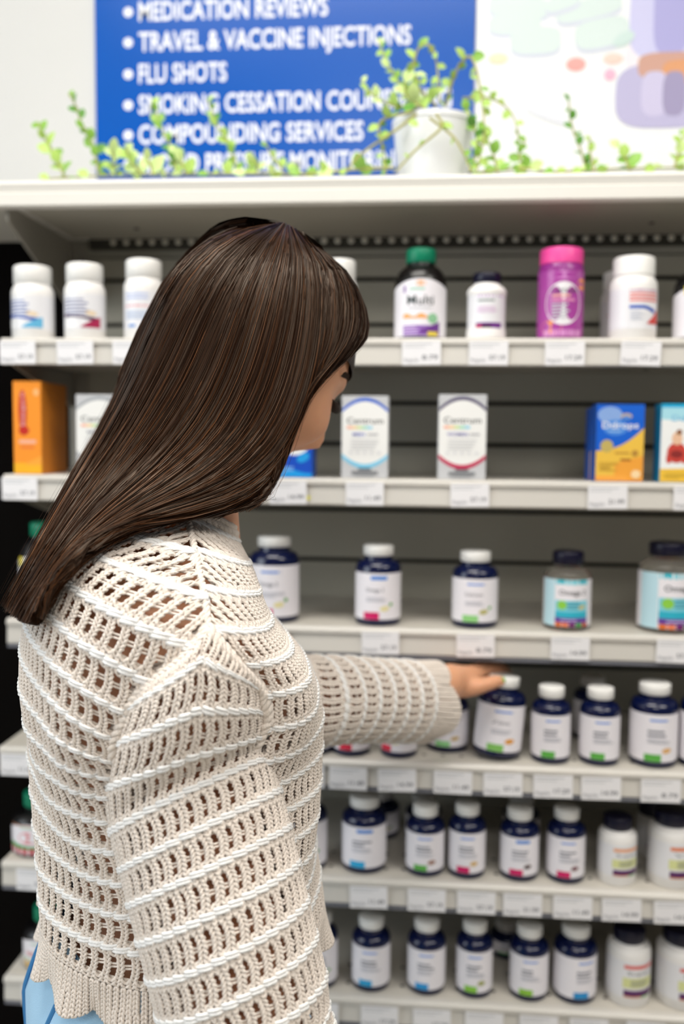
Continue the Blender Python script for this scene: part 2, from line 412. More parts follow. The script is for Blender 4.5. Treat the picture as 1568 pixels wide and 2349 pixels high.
def blue_bottle(px, row, wpx, top, label, back=0.0, accent='d8155c', tint='7f9fe0', box=False, pill='e8dfa8', name=None, turn=0.0, seed=0, leaf=True, loc=None, tilt=None):
    (pos, R, H) = place(px, row, wpx, top, back)
    t = thing('supplement_bottle', label, 'bottle', pos, turn, 'cobalt blue supplement bottles')
    rc = R * 0.66
    hc = 0.0145
    hs = H - hc - 0.006
    MB().lathe([(R * 0.9, 0), (R * 0.97, 0.0015), (R, 0.005), (R, hs * 0.86), (R * 0.985, hs * 0.90), (R * 0.92, hs * 0.95), (R * 0.80, hs * 0.985), (rc * 0.95, hs), (rc * 0.93, hs + 0.007), (0, hs + 0.007)], M_cob, 48).obj('body', t)
    cap(rc, hc, M_cw, t, H - hc)
    z0, z1 = 0.009, hs * 0.82
    lab = sheet(R, 2.6, z0, z1, M_lab).obj('label', t); lab['label'] = 'white paper label'
    p = Print(R); h = z1 - z0
    w = R * 0.8
    if box: p.rect(-w * 0.35, w * 0.55, z0 + h * .86, z0 + h * .94, '2f7fd6')
    else:
        p.rect(-w * 0.5, w * 0.42, z0 + h * .85, z0 + h * .90, tint); p.rect(w * .5, w * .54, z0 + h * .83, z0 + h * .93, 'c9cde0')
    if name: p.text(name, -w * 0.62, w * 0.35, z0 + h * .60, h * .09, '4a4d58')
    else: p.bars(-w * 0.6, w * 0.5, z0 + h * .62, h * .045, 2, '7d808c', seed)
    p.bars(-w * 0.6, w * 0.75, z0 + h * .46, h * .018, 3, 'b4b6c0', seed + 1)
    p.rect(-w * 0.75, w * 0.12, z0 + 0.0004, z0 + h * .16, accent)
    if pill: p.disc(w * 0.42, z0 + h * .24, w * 0.26, h * .055, pill, tilt=0.15)
    if leaf: p.disc(w * 0.78, z0 + h * .33, w * .1, h * .04, '5aa83a', tilt=0.6)
    p.obj(lab)
    if tilt: t.rotation_euler = tilt
    return t
def white_bottle(px, row, wpx, top, label, paint, back=0.0, capmat=None, waist=False, turn=0.0, capr=0.9, hcap=0.026, group='white supplement bottles'):
    pos, R, H = place(px, row, wpx, top, back)
    t = thing('supplement_bottle', label, 'bottle', pos, turn, group)
    hc = min(hcap, H * 0.3); rc = R * capr; hs = H - hc - 0.002
    if waist: prof = [(R * 0.92, 0), (R, 0.003), (R, 0.012), (R * .955, 0.016), (R * .955, hs * .80), (R, hs * .84), (R, hs * .88), (R * .88, hs * .95), (rc * .96, hs), (rc * .9, hs + 0.003), (0, hs + 0.003)]
    else: prof = [(R * 0.94, 0), (R, 0.003), (R, hs * .86), (R * .985, hs * .91), (R * .93, hs * .96), (rc * .97, hs), (rc * .92, hs + 0.003), (0, hs + 0.003)]
    MB().lathe(prof, M_pw, 48).obj('body', t)
    cap(rc, hc, capmat or M_cw, t, H - hc)
    Rl = R * .956 if waist else R
    lab = sheet(Rl, 2.4, 0.014, hs * .80, mat('label_pearl', 'e6e6ea', 0.3)).obj('label', t)
    p = Print(Rl); paint(p, Rl, 0.014, hs * .80); p.obj(lab)
    return t
def paint_curve(dark, light, text='6f7fb4'):
    def fn(p, R, z0, z1):
        h = z1 - z0; w = R * 0.95
        p.bars(-w, w * .8, z0 + h * .80, h * .05, 5, text, 3)
        p.band(-w, w * 1.1, lambda u: z0 + h * (.34 - .30 * max(0, u - .3) ** 1.5), lambda u: z0 + h * (.42 - .10 * u), dark)
        p.band(w * .1, w * 1.15, lambda u: z0 + h * .04, lambda u: z0 + h * (.06 + .30 * u ** .8), light)
        p.disc(w * .62, z0 + h * .45, w * .3, h * .07, 'e6d2b4', tilt=-.1)
        p.disc(-w * .55, z0 + h * .16, w * .5, h * .13, 'f4f3f2')
    return fn
def paint_red(p, R, z0, z1):
    h = z1 - z0; w = R
    p.bars(-w * .8, w * .5, z0 + h * .88, h * .05, 2, 'a9b8e0', 2); p.rect(-w * .9, w, z0 + h * .58, z0 + h * .62, 'd88a92')
    p.bars(-w * .8, w * .8, z0 + h * .44, h * .03, 4, 'a8bad8', 5); p.rect(-w * .6, -w * .2, z0 + h * .05, z0 + h * .12, '5f8fd0'); p.disc(w * .55, z0 + h * .12, w * .15, h * .05, '7dbb6a')
def paint_redblue(p, R, z0, z1):
    h = z1 - z0; w = R
    for k in range(4): p.rect(-w * .35, w * 1.0, z0 + h * (.93 - .085 * k), z0 + h * (.985 - .085 * k), 'e0837f' if k else 'c9a6b8')
    p.band(-w * .35, w * .85, lambda u: z0 + h * (.50 - .12 * max(0, u - .55) / .45), lambda u: z0 + h * (.58 - .10 * max(0, u - .55) / .45), '1f54b8')
    p.bars(-w * .3, w * .3, z0 + h * .40, h * .03, 4, 'c4c8d4', 8)
    p.band(w * .42, w * 1.1, lambda u: z0 + h * .12, lambda u: z0 + h * (.14 + .36 * u), 'cf3b34')
def paint_purple(p, R, z0, z1):
    h = z1 - z0; w = R
    p.rect(-w * .6, w * .95, z0 + h * .93, z0 + h * .98, 'b78cc4'); p.bars(-w * .55, w * .85, z0 + h * .80, h * .05, 1, '6d7a78', 1)
    p.bars(-w * .55, w * .9, z0 + h * .62, h * .025, 4, 'd8b8d8', 4); p.rect(-w * .62, w * .8, z0 + h * .02, z0 + h * .18, '6b2a86')
    p.rect(-w * .62, -w * .3, z0 + h * .03, z0 + h * .12, 'c0355c'); p.rect(-w * .3, w * .2, z0 + h * .03, z0 + h * .11, '3a2028')
def paint_orange(top):
    def fn(p, R, z0, z1):
        h = z1 - z0; w = R
        p.band(-w * .5, w * 1.1, lambda u: z0 + h * .80, lambda u: z0 + h * .90, top)
        p.text('Super', -w * .35, w * .8, z0 + h * .64, h * .1, '4f5a50') if top != 'e07a45' else p.text('Vita', -w * .35, w * .8, z0 + h * .64, h * .1, '4f6a60')
        p.rect(-w * .55, w * .95, z0 + h * .28, z0 + h * .55, 'd9dd9c'); p.bars(-w * .2, w * .7, z0 + h * .46, h * .03, 3, '8d908c', 6)
        p.rect(-w * .5, w * 1.0, z0 + h * .06, z0 + h * .22, '5a2a62'); p.rect(-w * .5, w * .3, z0 + h * .03, z0 + h * .06, 'e08a40'); p.rect(w * .3, w * .8, z0 + h * .02, z0 + h * .06, '6fae52')
    return fn
def multi_bottle(px, row, wpx, top, label, scheme='purple', back=0.0, turn=0.0):
    pos, R, H = place(px, row, wpx, top, back)
    t = thing('supplement_bottle', label, 'bottle', pos, turn, 'black supplement bottles with green caps')
    hc = 0.02; rc = R * .58; hs = H - hc - 0.004
    MB().lathe([(R * .94, 0), (R, 0.003), (R, hs * .76), (R * .97, hs * .83), (R * .86, hs * .92), (R * .68, hs * .985), (rc * .96, hs), (rc * .93, hs + .005), (0, hs + .005)], M_blk, 48).obj('body', t)
    cap(rc, hc, M_grn, t, H - hc)
    z0, z1 = 0.004, hs * .80
    lab = sheet(R, 2.5, z0, z1, M_lab, arch=0.012).obj('label', t); p = Print(R); h = z1 - z0; w = R * .95
    if scheme == 'purple':
        p.disc(0, z0 + h * .92, w * .22, h * .05, 'f0b48a'); p.bars(-w * .45, w * .5, z0 + h * .80, h * .04, 1, 'a8d0bc', 1); p.rect(-w * .72, -w * .62, z0 + h * .76, z0 + h * .88, '7a4aa0')
        p.text('Multi', -w * .55, w * .55, z0 + h * .55, h * .17, '2c3a3a', 0.01); p.bars(-w * .5, w * .5, z0 + h * .48, h * .02, 1, 'b8bcc0', 2)
        p.band(-w * .72, w * .45, lambda u: z0 + h * .31, lambda u: z0 + h * (.37 + .03 * math.sin(u * 12)), 'f2a860')
        p.rect(-w * .72, w * .85, z0 + h * .01, z0 + h * .19, '8e62b4'); p.band(w * .0, w * .85, lambda u: z0 + h * .05, lambda u: z0 + h * (.10 + .16 * u), '6a358c'); p.bars(-w * .7, w * .1, z0 + h * .14, h * .025, 3, 'c9b0dc', 3)
        p.disc(w * .52, z0 + h * .31, w * .22, h * .09, '8fc49a'); p.rect(w * .3, w * .75, z0 + h * .01, z0 + h * .08, 'e6cf3a')
    elif scheme == 'red':
        p.band(-w, w, lambda u: z0 + h * .93, lambda u: z0 + h * .96, 'c98f72'); p.bars(-w * .5, w * .5, z0 + h * .86, h * .04, 1, '9cc8ac', 1)
        p.disc(-w * .15, z0 + h * .55, w * .42, h * .2, 'dc8a92'); p.disc(w * .02, z0 + h * .57, w * .36, h * .16, 'edeaf0')
        p.band(-w * 1.1, w * 1.1, lambda u: z0 + h * .20, lambda u: z0 + h * (.27 + .09 * abs(u - .5) * 2), '3f9a4a'); p.rect(-w * 1.2, w * 1.2, z0 + h * .01, z0 + h * .22, 'b3202c'); p.bars(-w * .6, w * .6, z0 + h * .13, h * .03, 2, 'd88a8c', 3)
    elif scheme == 'yellow':
        p.bars(-w * .5, w * .5, z0 + h * .82, h * .04, 1, '9cc8ac', 1); p.rect(-w * .8, w * .8, z0 + h * .42, z0 + h * .56, 'd3a0a4'); p.rect(-w, w, z0 + h * .26, z0 + h * .34, '8fbf90'); p.rect(-w, w, z0 + h * .01, z0 + h * .24, 'c9a02c'); p.bars(-w * .6, w * .6, z0 + h * .18, h * .03, 3, '7d6420', 3)
    else:
        p.bars(-w * .5, w * .5, z0 + h * .82, h * .05, 1, '9cc8ac', 1); p.text('Multi', -w * .55, w * .5, z0 + h * .55, h * .16, '2c3a3a', 0.01)
        p.rect(-w * .95, -w * .6, z0 + h * .8, z0 + h * .97, 'e6d23a'); p.rect(-w * .8, w * .8, z0 + h * .02, z0 + h * .2, 'd2485a'); p.bars(-w * .6, w * .6, z0 + h * .44, h * .03, 3, 'b8bcc4', 2)
    p.obj(lab); return t
def gummy_bottle(px, row, wpx, top, label, back=0.0, turn=0.0, seed=0):
    pos, R, H = place(px, row, wpx, top, back)
    t = thing('gummy_bottle', label, 'bottle', pos, turn, 'clear gummy bottles')
    hc = 0.018; rc = R * .66; hs = H - hc - .005
    MB().lathe([(R * .90, 0), (R * .98, 0.002), (R, 0.006), (R, hs * .86), (R * .95, hs * .92), (R * .80, hs * .97), (rc * .93, hs), (rc * .93, hs + .006), (0, hs + .006)], M_clear, 48).obj('body', t)
    cap(rc, hc, M_navy, t, H - hc)
    g = MB(); r = random.Random(seed)
    for k in range(60):
        a = r.uniform(0, 6.28); q = R * .72 * math.sqrt(r.random()); z = 0.008 + r.random() * hs * .62
        s_ = 0.0065; c_ = np.array((q * math.cos(a), q * math.sin(a), z))
        V, F_ = tube_geo([c_ + (0, 0, -s_ * .8), c_ + (0, 0, -s_ * .5), c_ + (0, 0, s_ * .3), c_ + (0, 0, s_ * .7)], [s_ * .6, s_, s_, s_ * .5], 8)
        g.add(V, F_, cmat(r.choice(['e0762e', '7a2f7e', '3f9a48', 'd8a030', 'c8402e'])))
    o = g.obj('gummies', t); o['kind'] = 'stuff'
    z0, z1 = 0.006, hs * .84
    lab = sheet(R, 1.9, z0, z1, M_lab).obj('label', t); p = Print(R); h = z1 - z0; w = R * .85
    p.rect(-R * 1.5, -w * .95, z0, z1, 'bfe2ee'); p.rect(-w * .9, w * .8, z0 + h * .90, z1 - .0003, '7fd2e0'); p.rect(-w * .75, -w * .45, z0 + h * .93, z1 - .0002, '20b8cc'); p.rect(w * .3, w * .7, z0 + h * .93, z1 - .0002, '20b8cc')
    p.text('Omega 3', -w * .7, w * .65, z0 + h * .68, h * .11, '2d3036', 0.01)
    p.rect(-w * .9, w * .8, z0 + h * .30, z0 + h * .56, '7fd0e0'); p.rect(-w * .9, w * .8, z0 + h * .18, z0 + h * .32, '2fb2cc'); p.bars(-w * .3, w * .6, z0 + h * .50, h * .03, 3, '4a9ab0', 3)
    p.disc(-w * .55, z0 + h * .46, w * .24, h * .095, '8fd04a'); p.disc(w * .45, z0 + h * .42, w * .2, h * .045, 'cfc48a', tilt=.3)
    p.rect(-w * .9, w * .8, z0 + h * .09, z0 + h * .19, '6a3f9a'); p.bars(-w * .6, w * .6, z0 + h * .13, h * .025, 1, 'cdbce0', 1)
    for k, c_ in enumerate(('e0702a', 'f0855a', '7a2a70', '3f9a48', 'b8401e')): p.disc(-w * .72 + k * w * .34, z0 + h * .045, w * .18, h * .045, c_)
    p.obj(lab); return t
def jar(px, row, wpx, top, label):
    pos, R, H = place(px, row, wpx, top)
    t = thing('gummy_jar', label, 'jar', pos, 0.0)
    hc = .022
    MB().lathe([(R * .94, 0), (R, .004), (R, H - hc - .008), (R * .96, H - hc - .003), (R * .88, H - hc + .004), (0, H - hc + .004)], M_mag, 48).obj('body', t)
    cap(R * .95, hc, M_pink, t, H - hc)
    hs = H - hc - .008
    lab = sheet(R, 2.6, .004, hs * .98, mat('label_magenta', 'a8479c', .18)).obj('label', t); p = Print(R); h = hs * .98 - .004; z0 = .004; w = R
    p.disc(-w * .55, z0 + h * .14, w * .5, h * .10, 'e8924a'); p.disc(w * .95, z0 + h * .80, w * .3, h * .09, 'e8924a')
    p.rect(-w * .9, w * .9, z0 + h * .0, z0 + h * .10, 'cf8cc4'); p.disc(0, z0 + h * .93, w * .7, h * .06, 'c77fc0')
    p.disc(.0, z0 + h * .50, w * .82, h * .33, 'e9e6ea', n=32)
    p.text('Centrum', -w * .55, w * .6, z0 + h * .66, h * .09, '2f4a48'); p.rect(-w * .5, w * .3, z0 + h * .60, z0 + h * .635, 'e6a9a0'); p.rect(-w * .5, w * .5, z0 + h * .53, z0 + h * .57, 'd98ab4')
    p.bars(-w * .5, w * .5, z0 + h * .47, h * .025, 5, 'c3c4cc', 4)
    p.obj(lab); return t
def carton(px0, px1, row, top, label, dep, paint, side, back=0.0, faceM=None, turn=0.0, group=None):
    y0 = YF[row] + .006 + back; z = ZT[row] + .0005
    a = at(px0, top + 90, y0); b = at(px1, top + 90, y0); w = b[0] - a[0]
    H = at((px0 + px1) / 2, top, y0)[2] - z
    t = thing('product_carton', label, 'box', ((a[0] + b[0]) / 2, y0, z), turn, group)
    body = MB().box((-w / 2, 0, 0), (w / 2, dep, H), side)
    o = body.obj('body', t, smooth=False)
    o.modifiers.new('edge', 'BEVEL').width = 0.0008
    p = Print(None)
    if faceM: p.rect(-w / 2 + .0006, w / 2 - .0006, .0006, H - .0006, faceM)
    paint(p, w, H); q = p.mb.obj('front_print', t, smooth=False)
    return t
def paint_centrum(arc, low, word, wcol):
    def fn(p, w, H):
        h = w / 2 * .98
        A = lambda u, k: H * (.80 + k) + H * .135 * (1 - (2 * u - 1) ** 2)
        B = lambda u, k: H * (.265 + k) - H * .125 * (1 - (2 * u - 1) ** 2)
        p.band(-h, h, lambda u: B(u, 0.03), lambda u: A(u, 0), 'ececea', 24)
        p.band(-h, h, lambda u: A(u, 0), lambda u: A(u, .042), arc, 24); p.band(-h, h, lambda u: B(u, -.018), lambda u: B(u, .035), low, 24)
        p.text('Centrum', -w * .39, w * .39, H * .665, H * .075, '26292b', 0.006)
        for k, c_ in enumerate(('f2b49a', 'f0cf9a', 'cfe0a0', 'a8dcc4', '9cd4e8')): p.rect(-w * .39 + k * w * .11, -w * .39 + (k + 1) * w * .11, H * .60, H * .635, c_)
        p.text(word, -w * .26 if len(word) < 5 else -w * .32, w * .0 if len(word) < 5 else w * .12, H * .515, H * .04, wcol, .01); p.rect(w * .06 if len(word) < 5 else w * .16, w * .28 if len(word) < 5 else w * .36, H * .522, H * .545, 'b4b4b8')
        for k in range(4): p.rect(-w * .3, w * (.3 - .03 * k), H * (.46 - .035 * k), H * (.472 - .035 * k), 'd2d2d4')
        for k in range(5): p.disc(-w * .3 + k * w * .15, H * .315, w * .035, w * .035, 'dcdcdf')
        p.rect(-w * .14, w * .14, H * .105, H * .125, '66686c'); p.rect(-w * .28, w * .28, H * .05, H * .09, '808286'); p.rect(-w * .2, w * .2, H * .03, H * .04, 'a0a2a6')
    return fn
def paint_ddrops(p, w, H):
    h = w / 2 * .99
    p.rect(-h, h, .001, H - .001, '0a5fd0')
    p.disc(-w * .22, H * .86, w * .26, H * .11, '86a8e0'); p.disc(-w * .1, H * .70, w * .26, H * .1, '4f8fe0')
    C = lambda u: H * (.40 + .30 * u ** 2.2)
    p.band(-h, h, lambda u: .001, C, 'ecc04a', 24); p.band(-h * .2, h, lambda u: .001, lambda u: H * (.24 + .10 * u), 'f0a43c', 16); p.rect(-h, h * .3, .001, H * .08, 'f2a846')
    p.disc(-w * .27, H * .46, w * .135, w * .135, 'c2ad62'); p.disc(w * .12, H * .845, w * .12, H * .04, 'b9a99a'); p.disc(w * .12, H * .82, w * .09, H * .03, '4f86d6')
    p.text('Ddrops', -w * .38, w * .38, H * .69, H * .085, 'e2e6f2', .02); p.bars(-w * .25, w * .15, H * .645, H * .015, 1, '9cc0ee', 1)
    p.rect(-w * .1, w * .2, H * .36, H * .385, 'c4923a'); p.disc(w * .32, H * .37, w * .07, w * .07, 'b9893a'); p.rect(w * .02, w * .24, H * .27, H * .30, 'b4742c'); p.bars(-w * .42, -w * .02, H * .24, H * .012, 5, 'd4ab3e', 2)
    p.disc(w * .35, H * .10, w * .1, w * .09, 'f6d8a8')
def paint_baby(p, w, H):
    h = w / 2 * .99
    p.rect(-h, h, .001, H - .001, 'eef0f0'); p.band(-h, h, lambda u: H * (.80 - .03 * u), lambda u: H * .999, 'a8dcea'); p.rect(-h, h, H * .95, H * .999, '18a8d8')
    p.text('Ddrops', -w * .28, w * .42, H * .78, H * .08, '7fb8dc', .01)
    p.band(-h, h, lambda u: .001, lambda u: H * (.17 + .02 * u), 'ecc040'); p.bars(-w * .4, w * .1, H * .10, H * .012, 3, 'b8922c', 2)
    p.disc(-w * .16, H * .38, w * .2, H * .13, 'c8443a', n=24); p.disc(-w * .30, H * .33, w * .07, H * .09, 'c8443a', tilt=-.2); p.disc(-w * .02, H * .33, w * .07, H * .09, 'c8443a', tilt=.2); p.disc(-w * .16, H * .36, w * .13, H * .05, '8a2a28')
    p.disc(-w * .16, H * .56, w * .11, H * .085, 'e8bfa0'); p.disc(-w * .12, H * .64, w * .06, H * .035, '8a5a3a', tilt=-.2)
def paint_orangebox(p, w, H):
    h = w / 2 * .98
    p.rect(-h, h, .001, H - .001, 'f5952a'); p.rect(-h, h, .001, H * .12, 'efb020'); p.band(-h * .1, h, lambda u: H * .1, lambda u: H * (.12 + .08 * u), 'f6a63a')
    p.disc(-w * .16, H * .68, w * .155, H * .23, 'c4452a', n=28); p.disc(-w * .12, H * .47, w * .18, H * .05, 'c2281c')
    v, f, wd_ = text_geo('Emergen-C', 0.0)
    p.put([(-w * .10 - b * w * .12, H * .52 + a / wd_ * H * .36) for a, b in v], f, 'e6c2cc')
    p.rect(-w * .3, w * .3, H * .33, H * .37, 'f2b49a'); p.rect(-w * .26, w * .24, H * .28, H * .30, 'e8703a'); p.disc(w * .33, H * .88, w * .1, H * .04, 'f6b878')
def paint_bluebox(p, w, H):
    h = w / 2 * .99
    p.rect(-h, h, .001, H - .001, '1450c4'); p.disc(w * .1, H * .52, w * .38, H * .22, 'eef0f2', n=28); p.band(-h, h, lambda u: .001, lambda u: H * (.10 + .04 * math.sin(u * 5)), '1a9ae4'); p.bars(-w * .4, w * .1, H * .13, H * .02, 3, '7fb0ee', 2); p.disc(w * .3, H * .27, w * .15, H * .06, '22a0e8', tilt=.5)
G, PK, CY = '5cae48', 'cf1c64', '1b9bd0'
# shelf 1
white_bottle(76, 1, 94, 612, 'white bottle with blue and sky blue swoosh label above the orange carton', paint_curve('2350b0', '5fb0d8'), turn=-.25)
white_bottle(195, 1, 92, 607, 'white bottle with maroon and crimson swoosh label', paint_curve('4a2048', 'a3184a', '7f83a4'), turn=0.05)
white_bottle(330, 1, 90, 598, 'white bottle with faint blue print partly behind the long brown hair', paint_red, turn=0.05)
white_bottle(778, 1, 82, 598, 'white bottle just behind the crown of the woman\'s head', paint_red)
multi_bottle(964, 1, 118, 573, 'black bottle with green cap and purple multivitamin label')
white_bottle(1115, 1, 90, 628, 'small white waisted bottle with navy cap and purple label foot', paint_purple, capmat=M_navy, waist=True, capr=.70, hcap=.014)
jar(1285, 1, 103, 573, 'magenta gummy jar with bright pink lid and white oval label')
white_bottle(1451, 1, 106, 592, 'white bottle with red print and blue wave beside the pink-lidded jar', paint_redblue, capr=.88)
white_bottle(1422, 1, 88, 625, 'plain white bottle standing behind the red and blue printed bottle', paint_red, back=.085)
multi_bottle(1606, 1, 118, 585, 'black bottle with green cap and yellow tab beside the red printed bottle', 'tab')
# shelf 2
M_cent = mat('carton_silver', 'c6c7ca', .35); M_ob = mat('carton_orange', 'd9821f', .5); M_bb = mat('carton_blue', '0d4fae', .4); M_tb = mat('carton_teal', '0f8fb8', .4)
carton(31, 94, 2, 874, 'tall orange carton with red and white vertical lettering', .11, paint_orangebox, M_ob, turn=.06)
carton(174, 284, 2, 905, 'silver carton with grey arcs half hidden by the long brown hair', .05, paint_centrum('9ea2a8', 'b4b6ba', 'MEN', '8f94a4'), M_cent, group='silver vitamin cartons')
carton(612, 716, 2, 925, 'blue carton with white cloud print below the woman\'s cheek', .05, paint_bluebox, M_bb)
carton(783, 890, 2, 908, 'silver vitamin carton with blue upper and light blue lower arc', .05, paint_centrum('1a5cc8', '7cc8e8', 'MEN', '4a62c8'), M_cent, group='silver vitamin cartons')
carton(1005, 1115, 2, 905, 'silver vitamin carton with dark purple upper and crimson lower arc', .05, paint_centrum('4a4066', 'c02a55', 'WOMEN', '5a56b0'), M_cent, group='silver vitamin cartons')
carton(1366, 1476, 2, 927, 'blue and yellow vitamin drops carton in front of another like it', .036, paint_ddrops, M_bb, group='blue and yellow drops cartons')
carton(1352, 1458, 2, 936, 'blue and yellow vitamin drops carton behind its twin', .036, paint_ddrops, M_bb, back=.042, group='blue and yellow drops cartons')
carton(1514, 1626, 2, 926, 'white and teal drops carton with picture of a child in red', .036, paint_baby, M_tb)
# shelf 3
multi_bottle(106, 3, 118, 1197, 'black bottle with green cap and white label behind the hair ends', 'tab')
blue_bottle(629, 3, 114, 1229, 'large cobalt bottle with pink block label beside the knitted shoulder', accent=PK, name='Omega 3', seed=1)
blue_bottle(867, 3, 104, 1249, 'cobalt bottle with pink block label and solid blue tab', accent=PK, box=True, name='Omega 3', seed=2)
blue_bottle(1089, 3, 104, 1263, 'cobalt bottle with pale green block label beside the clear gummy bottle', accent='8fd07f', pill='b9b46a', seed=3, name='Calcium')
gummy_bottle(1301, 3, 106, 1263, 'small clear gummy bottle with navy cap and turquoise label', seed=1, turn=.1)
gummy_bottle(1530, 3, 130, 1243, 'large clear gummy bottle with navy cap and turquoise label', seed=2, turn=.25)
# shelf 4
blue_bottle(722, 4, 86, 1560, 'cobalt bottle close behind the knitted front of the sweater', accent=CY, seed=4)
blue_bottle(806, 4, 86, 1562, 'cobalt bottle with red block label under the outstretched sleeve, nearer the elbow', accent='d02844', seed=5)
blue_bottle(915, 4, 84, 1565, 'cobalt bottle with red block label under the outstretched sleeve, nearer the cuff', accent='d02844', seed=6, turn=-.5)
blue_bottle(1026, 4, 96, 1567, 'cobalt bottle with green block label right behind the knitted cuff', back=.03, accent='8fd48c', box=True, pill='c8a860', seed=7, leaf=False)
HELD = blue_bottle(1140, 4, 108, 1556, 'cobalt bottle with orange and green blocks held by its cap and tilted', accent='82c060', pill='e39a26', name='Zinc', seed=8, leaf=False)
blue_bottle(1263, 4, 88, 1572, 'cobalt bottle with green block label next to the held bottle', accent=G, seed=9, leaf=False, pill=None)
blue_bottle(1375, 4, 90, 1575, 'cobalt bottle with green block label and bright blue shoulder below the small gummy bottle', accent=G, seed=10, leaf=False, pill=None)
blue_bottle(1357, 4, 84, 1549, 'cobalt bottle standing in shadow at the back of the fourth shelf', back=.10, accent=G, seed=11)
blue_bottle(1499, 4, 106, 1564, 'large cobalt bottle with green block label and small orange pill', accent=G, pill='e0b070', seed=12, leaf=False)
blue_bottle(1611, 4, 100, 1566, 'cobalt bottle next to the large one with the orange pill', accent=G, seed=13)
# shelf 5
multi_bottle(92, 5, 122, 1812, 'black bottle with green cap and red footed label beside the sweater', 'red', turn=.1)
blue_bottle(708, 5, 84, 1815, 'cobalt bottle on the fifth shelf next to the sweater front', accent=CY, seed=14)
blue_bottle(835, 5, 102, 1822, 'large cobalt bottle with cyan foot block and blue tab', accent='29a8dc', box=True, pill=None, seed=15, leaf=False)
blue_bottle(872, 5, 88, 1806, 'cobalt bottle in shadow behind the cyan-footed one', back=.11, seed=16)
blue_bottle(975, 5, 88, 1842, 'cobalt bottle with green foot block and brown pill', accent=G, pill='9a6a50', seed=17, leaf=False)
blue_bottle(972, 5, 84, 1818, 'cobalt bottle in shadow behind the one with the brown pill', back=.10, seed=18)
blue_bottle(1071, 5, 84, 1840, 'cobalt bottle with pink foot block and golden pill', accent=PK, pill='d9b26a', seed=19, leaf=False)
blue_bottle(1191, 5, 88, 1850, 'cobalt bottle with pink foot block, dark pill and blue tab', accent=PK, pill='4a3030', box=True, seed=20, leaf=False)
blue_bottle(1195, 5, 84, 1822, 'cobalt bottle in shadow behind the one with the dark pill', back=.10, seed=21)
blue_bottle(1298, 5, 86, 1850, 'cobalt bottle with pink foot block and plum pill next to the white bottles', accent=PK, pill='7a4a50', seed=22, leaf=False)
white_bottle(1415, 5, 86, 1868, 'small white bottle with navy cap and orange headed label', paint_orange('e8a070'), capmat=M_navy, capr=.74, hcap=.017, turn=.12)
white_bottle(1540, 5, 104, 1856, 'large white bottle with navy cap and orange headed label', paint_orange('e07a45'), capmat=M_navy, capr=.76, hcap=.018, turn=.2)
white_bottle(1500, 5, 80, 1825, 'white bottle in shadow behind the large orange headed one', paint_purple, back=.09, capmat=M_navy)
# shelf 6
multi_bottle(112, 6, 112, 2072, 'black bottle with green cap and yellow footed label above the jeans', 'yellow', turn=.1)
blue_bottle(735, 6, 78, 2090, 'cobalt bottle on the sixth shelf half hidden by the sweater hem', accent=CY, seed=23)
blue_bottle(851, 6, 88, 2098, 'cobalt bottle with cyan foot block nearest the sweater hem', accent='2aa2d8', pill=None, seed=24, leaf=False)
blue_bottle(978, 6, 87, 2104, 'cobalt bottle with cyan foot block and bright blue base', accent='2596d8', pill=None, seed=25, leaf=False)
blue_bottle(1088, 6, 83, 2108, 'cobalt bottle with light green foot block and olive pill', accent='86c640', pill='9aa04a', seed=26, leaf=False)
blue_bottle(1162, 6, 78, 2106, 'cobalt bottle in shadow at the back of the sixth shelf', back=.10, accent=G, seed=27)
blue_bottle(1213, 6, 88, 2118, 'cobalt bottle with lime foot block and slim print', accent='8cc43c', pill=None, seed=28, leaf=False)
blue_bottle(1319, 6, 97, 2117, 'large cobalt bottle with cyan corner block beside the white bottles', accent='1d8fd0', pill=None, seed=29, leaf=False, turn=.4)
white_bottle(1441, 6, 98, 2122, 'white bottle with navy cap, red and purple banded label', paint_orange('dc6a64'), capmat=M_navy, capr=.72, hcap=.018, turn=.1)
white_bottle(1562, 6, 112, 2126, 'large white bottle with navy cap, red and purple banded label', paint_orange('d8504c'), capmat=M_navy, capr=.74, hcap=.018, turn=.2)
# ------------------------------------------------------------------ price tickets
M_tick = mat('ticket_paper', 'f0eff2', .4)
prices = ['17.29', '8.79', '14.99', '21.99', '11.49', '57.19']
TK = []
for k, pz in enumerate(prices):
    p = Print(None); w, h = .051, .031
    p.rect(-w * .44, w * .28, h * .36, h * .40, 'c2c4c8'); p.rect(-w * .44, w * .1, h * .24, h * .28, 'cfd1d4')
    p.text('Regular', -w * .44, -w * .06, -h * .36, h * .15, '8c8e94'); p.text(pz, w * .02, w * .42, -h * .28, h * .2, '6a6c74', .01)
    TK.append(p.mb.mesh('print', smooth=False))
tk_me = MB().box((-.0255, .0, -.0155), (.0255, .0006, .0155), M_tick).mesh('ticket', smooth=False)
def ticket(px, row, label, rz=0.0, dz=-.0195):
    y = YF[row] - .0075
    zc = ZT[row] + dz
    p = at(px, proj((at(px, 1000, y)[0], y, zc))[1], y)
    t = thing('price_ticket', label, 'price tag', (p[0], y, zc), 0, 'price tickets on the shelf rails')
    t.rotation_euler = (0.03, rz, 0)
    link('card', tk_me, t); o = link('print', TK[int(px + row) % len(TK)], t); o.location = (0, 0, 0)
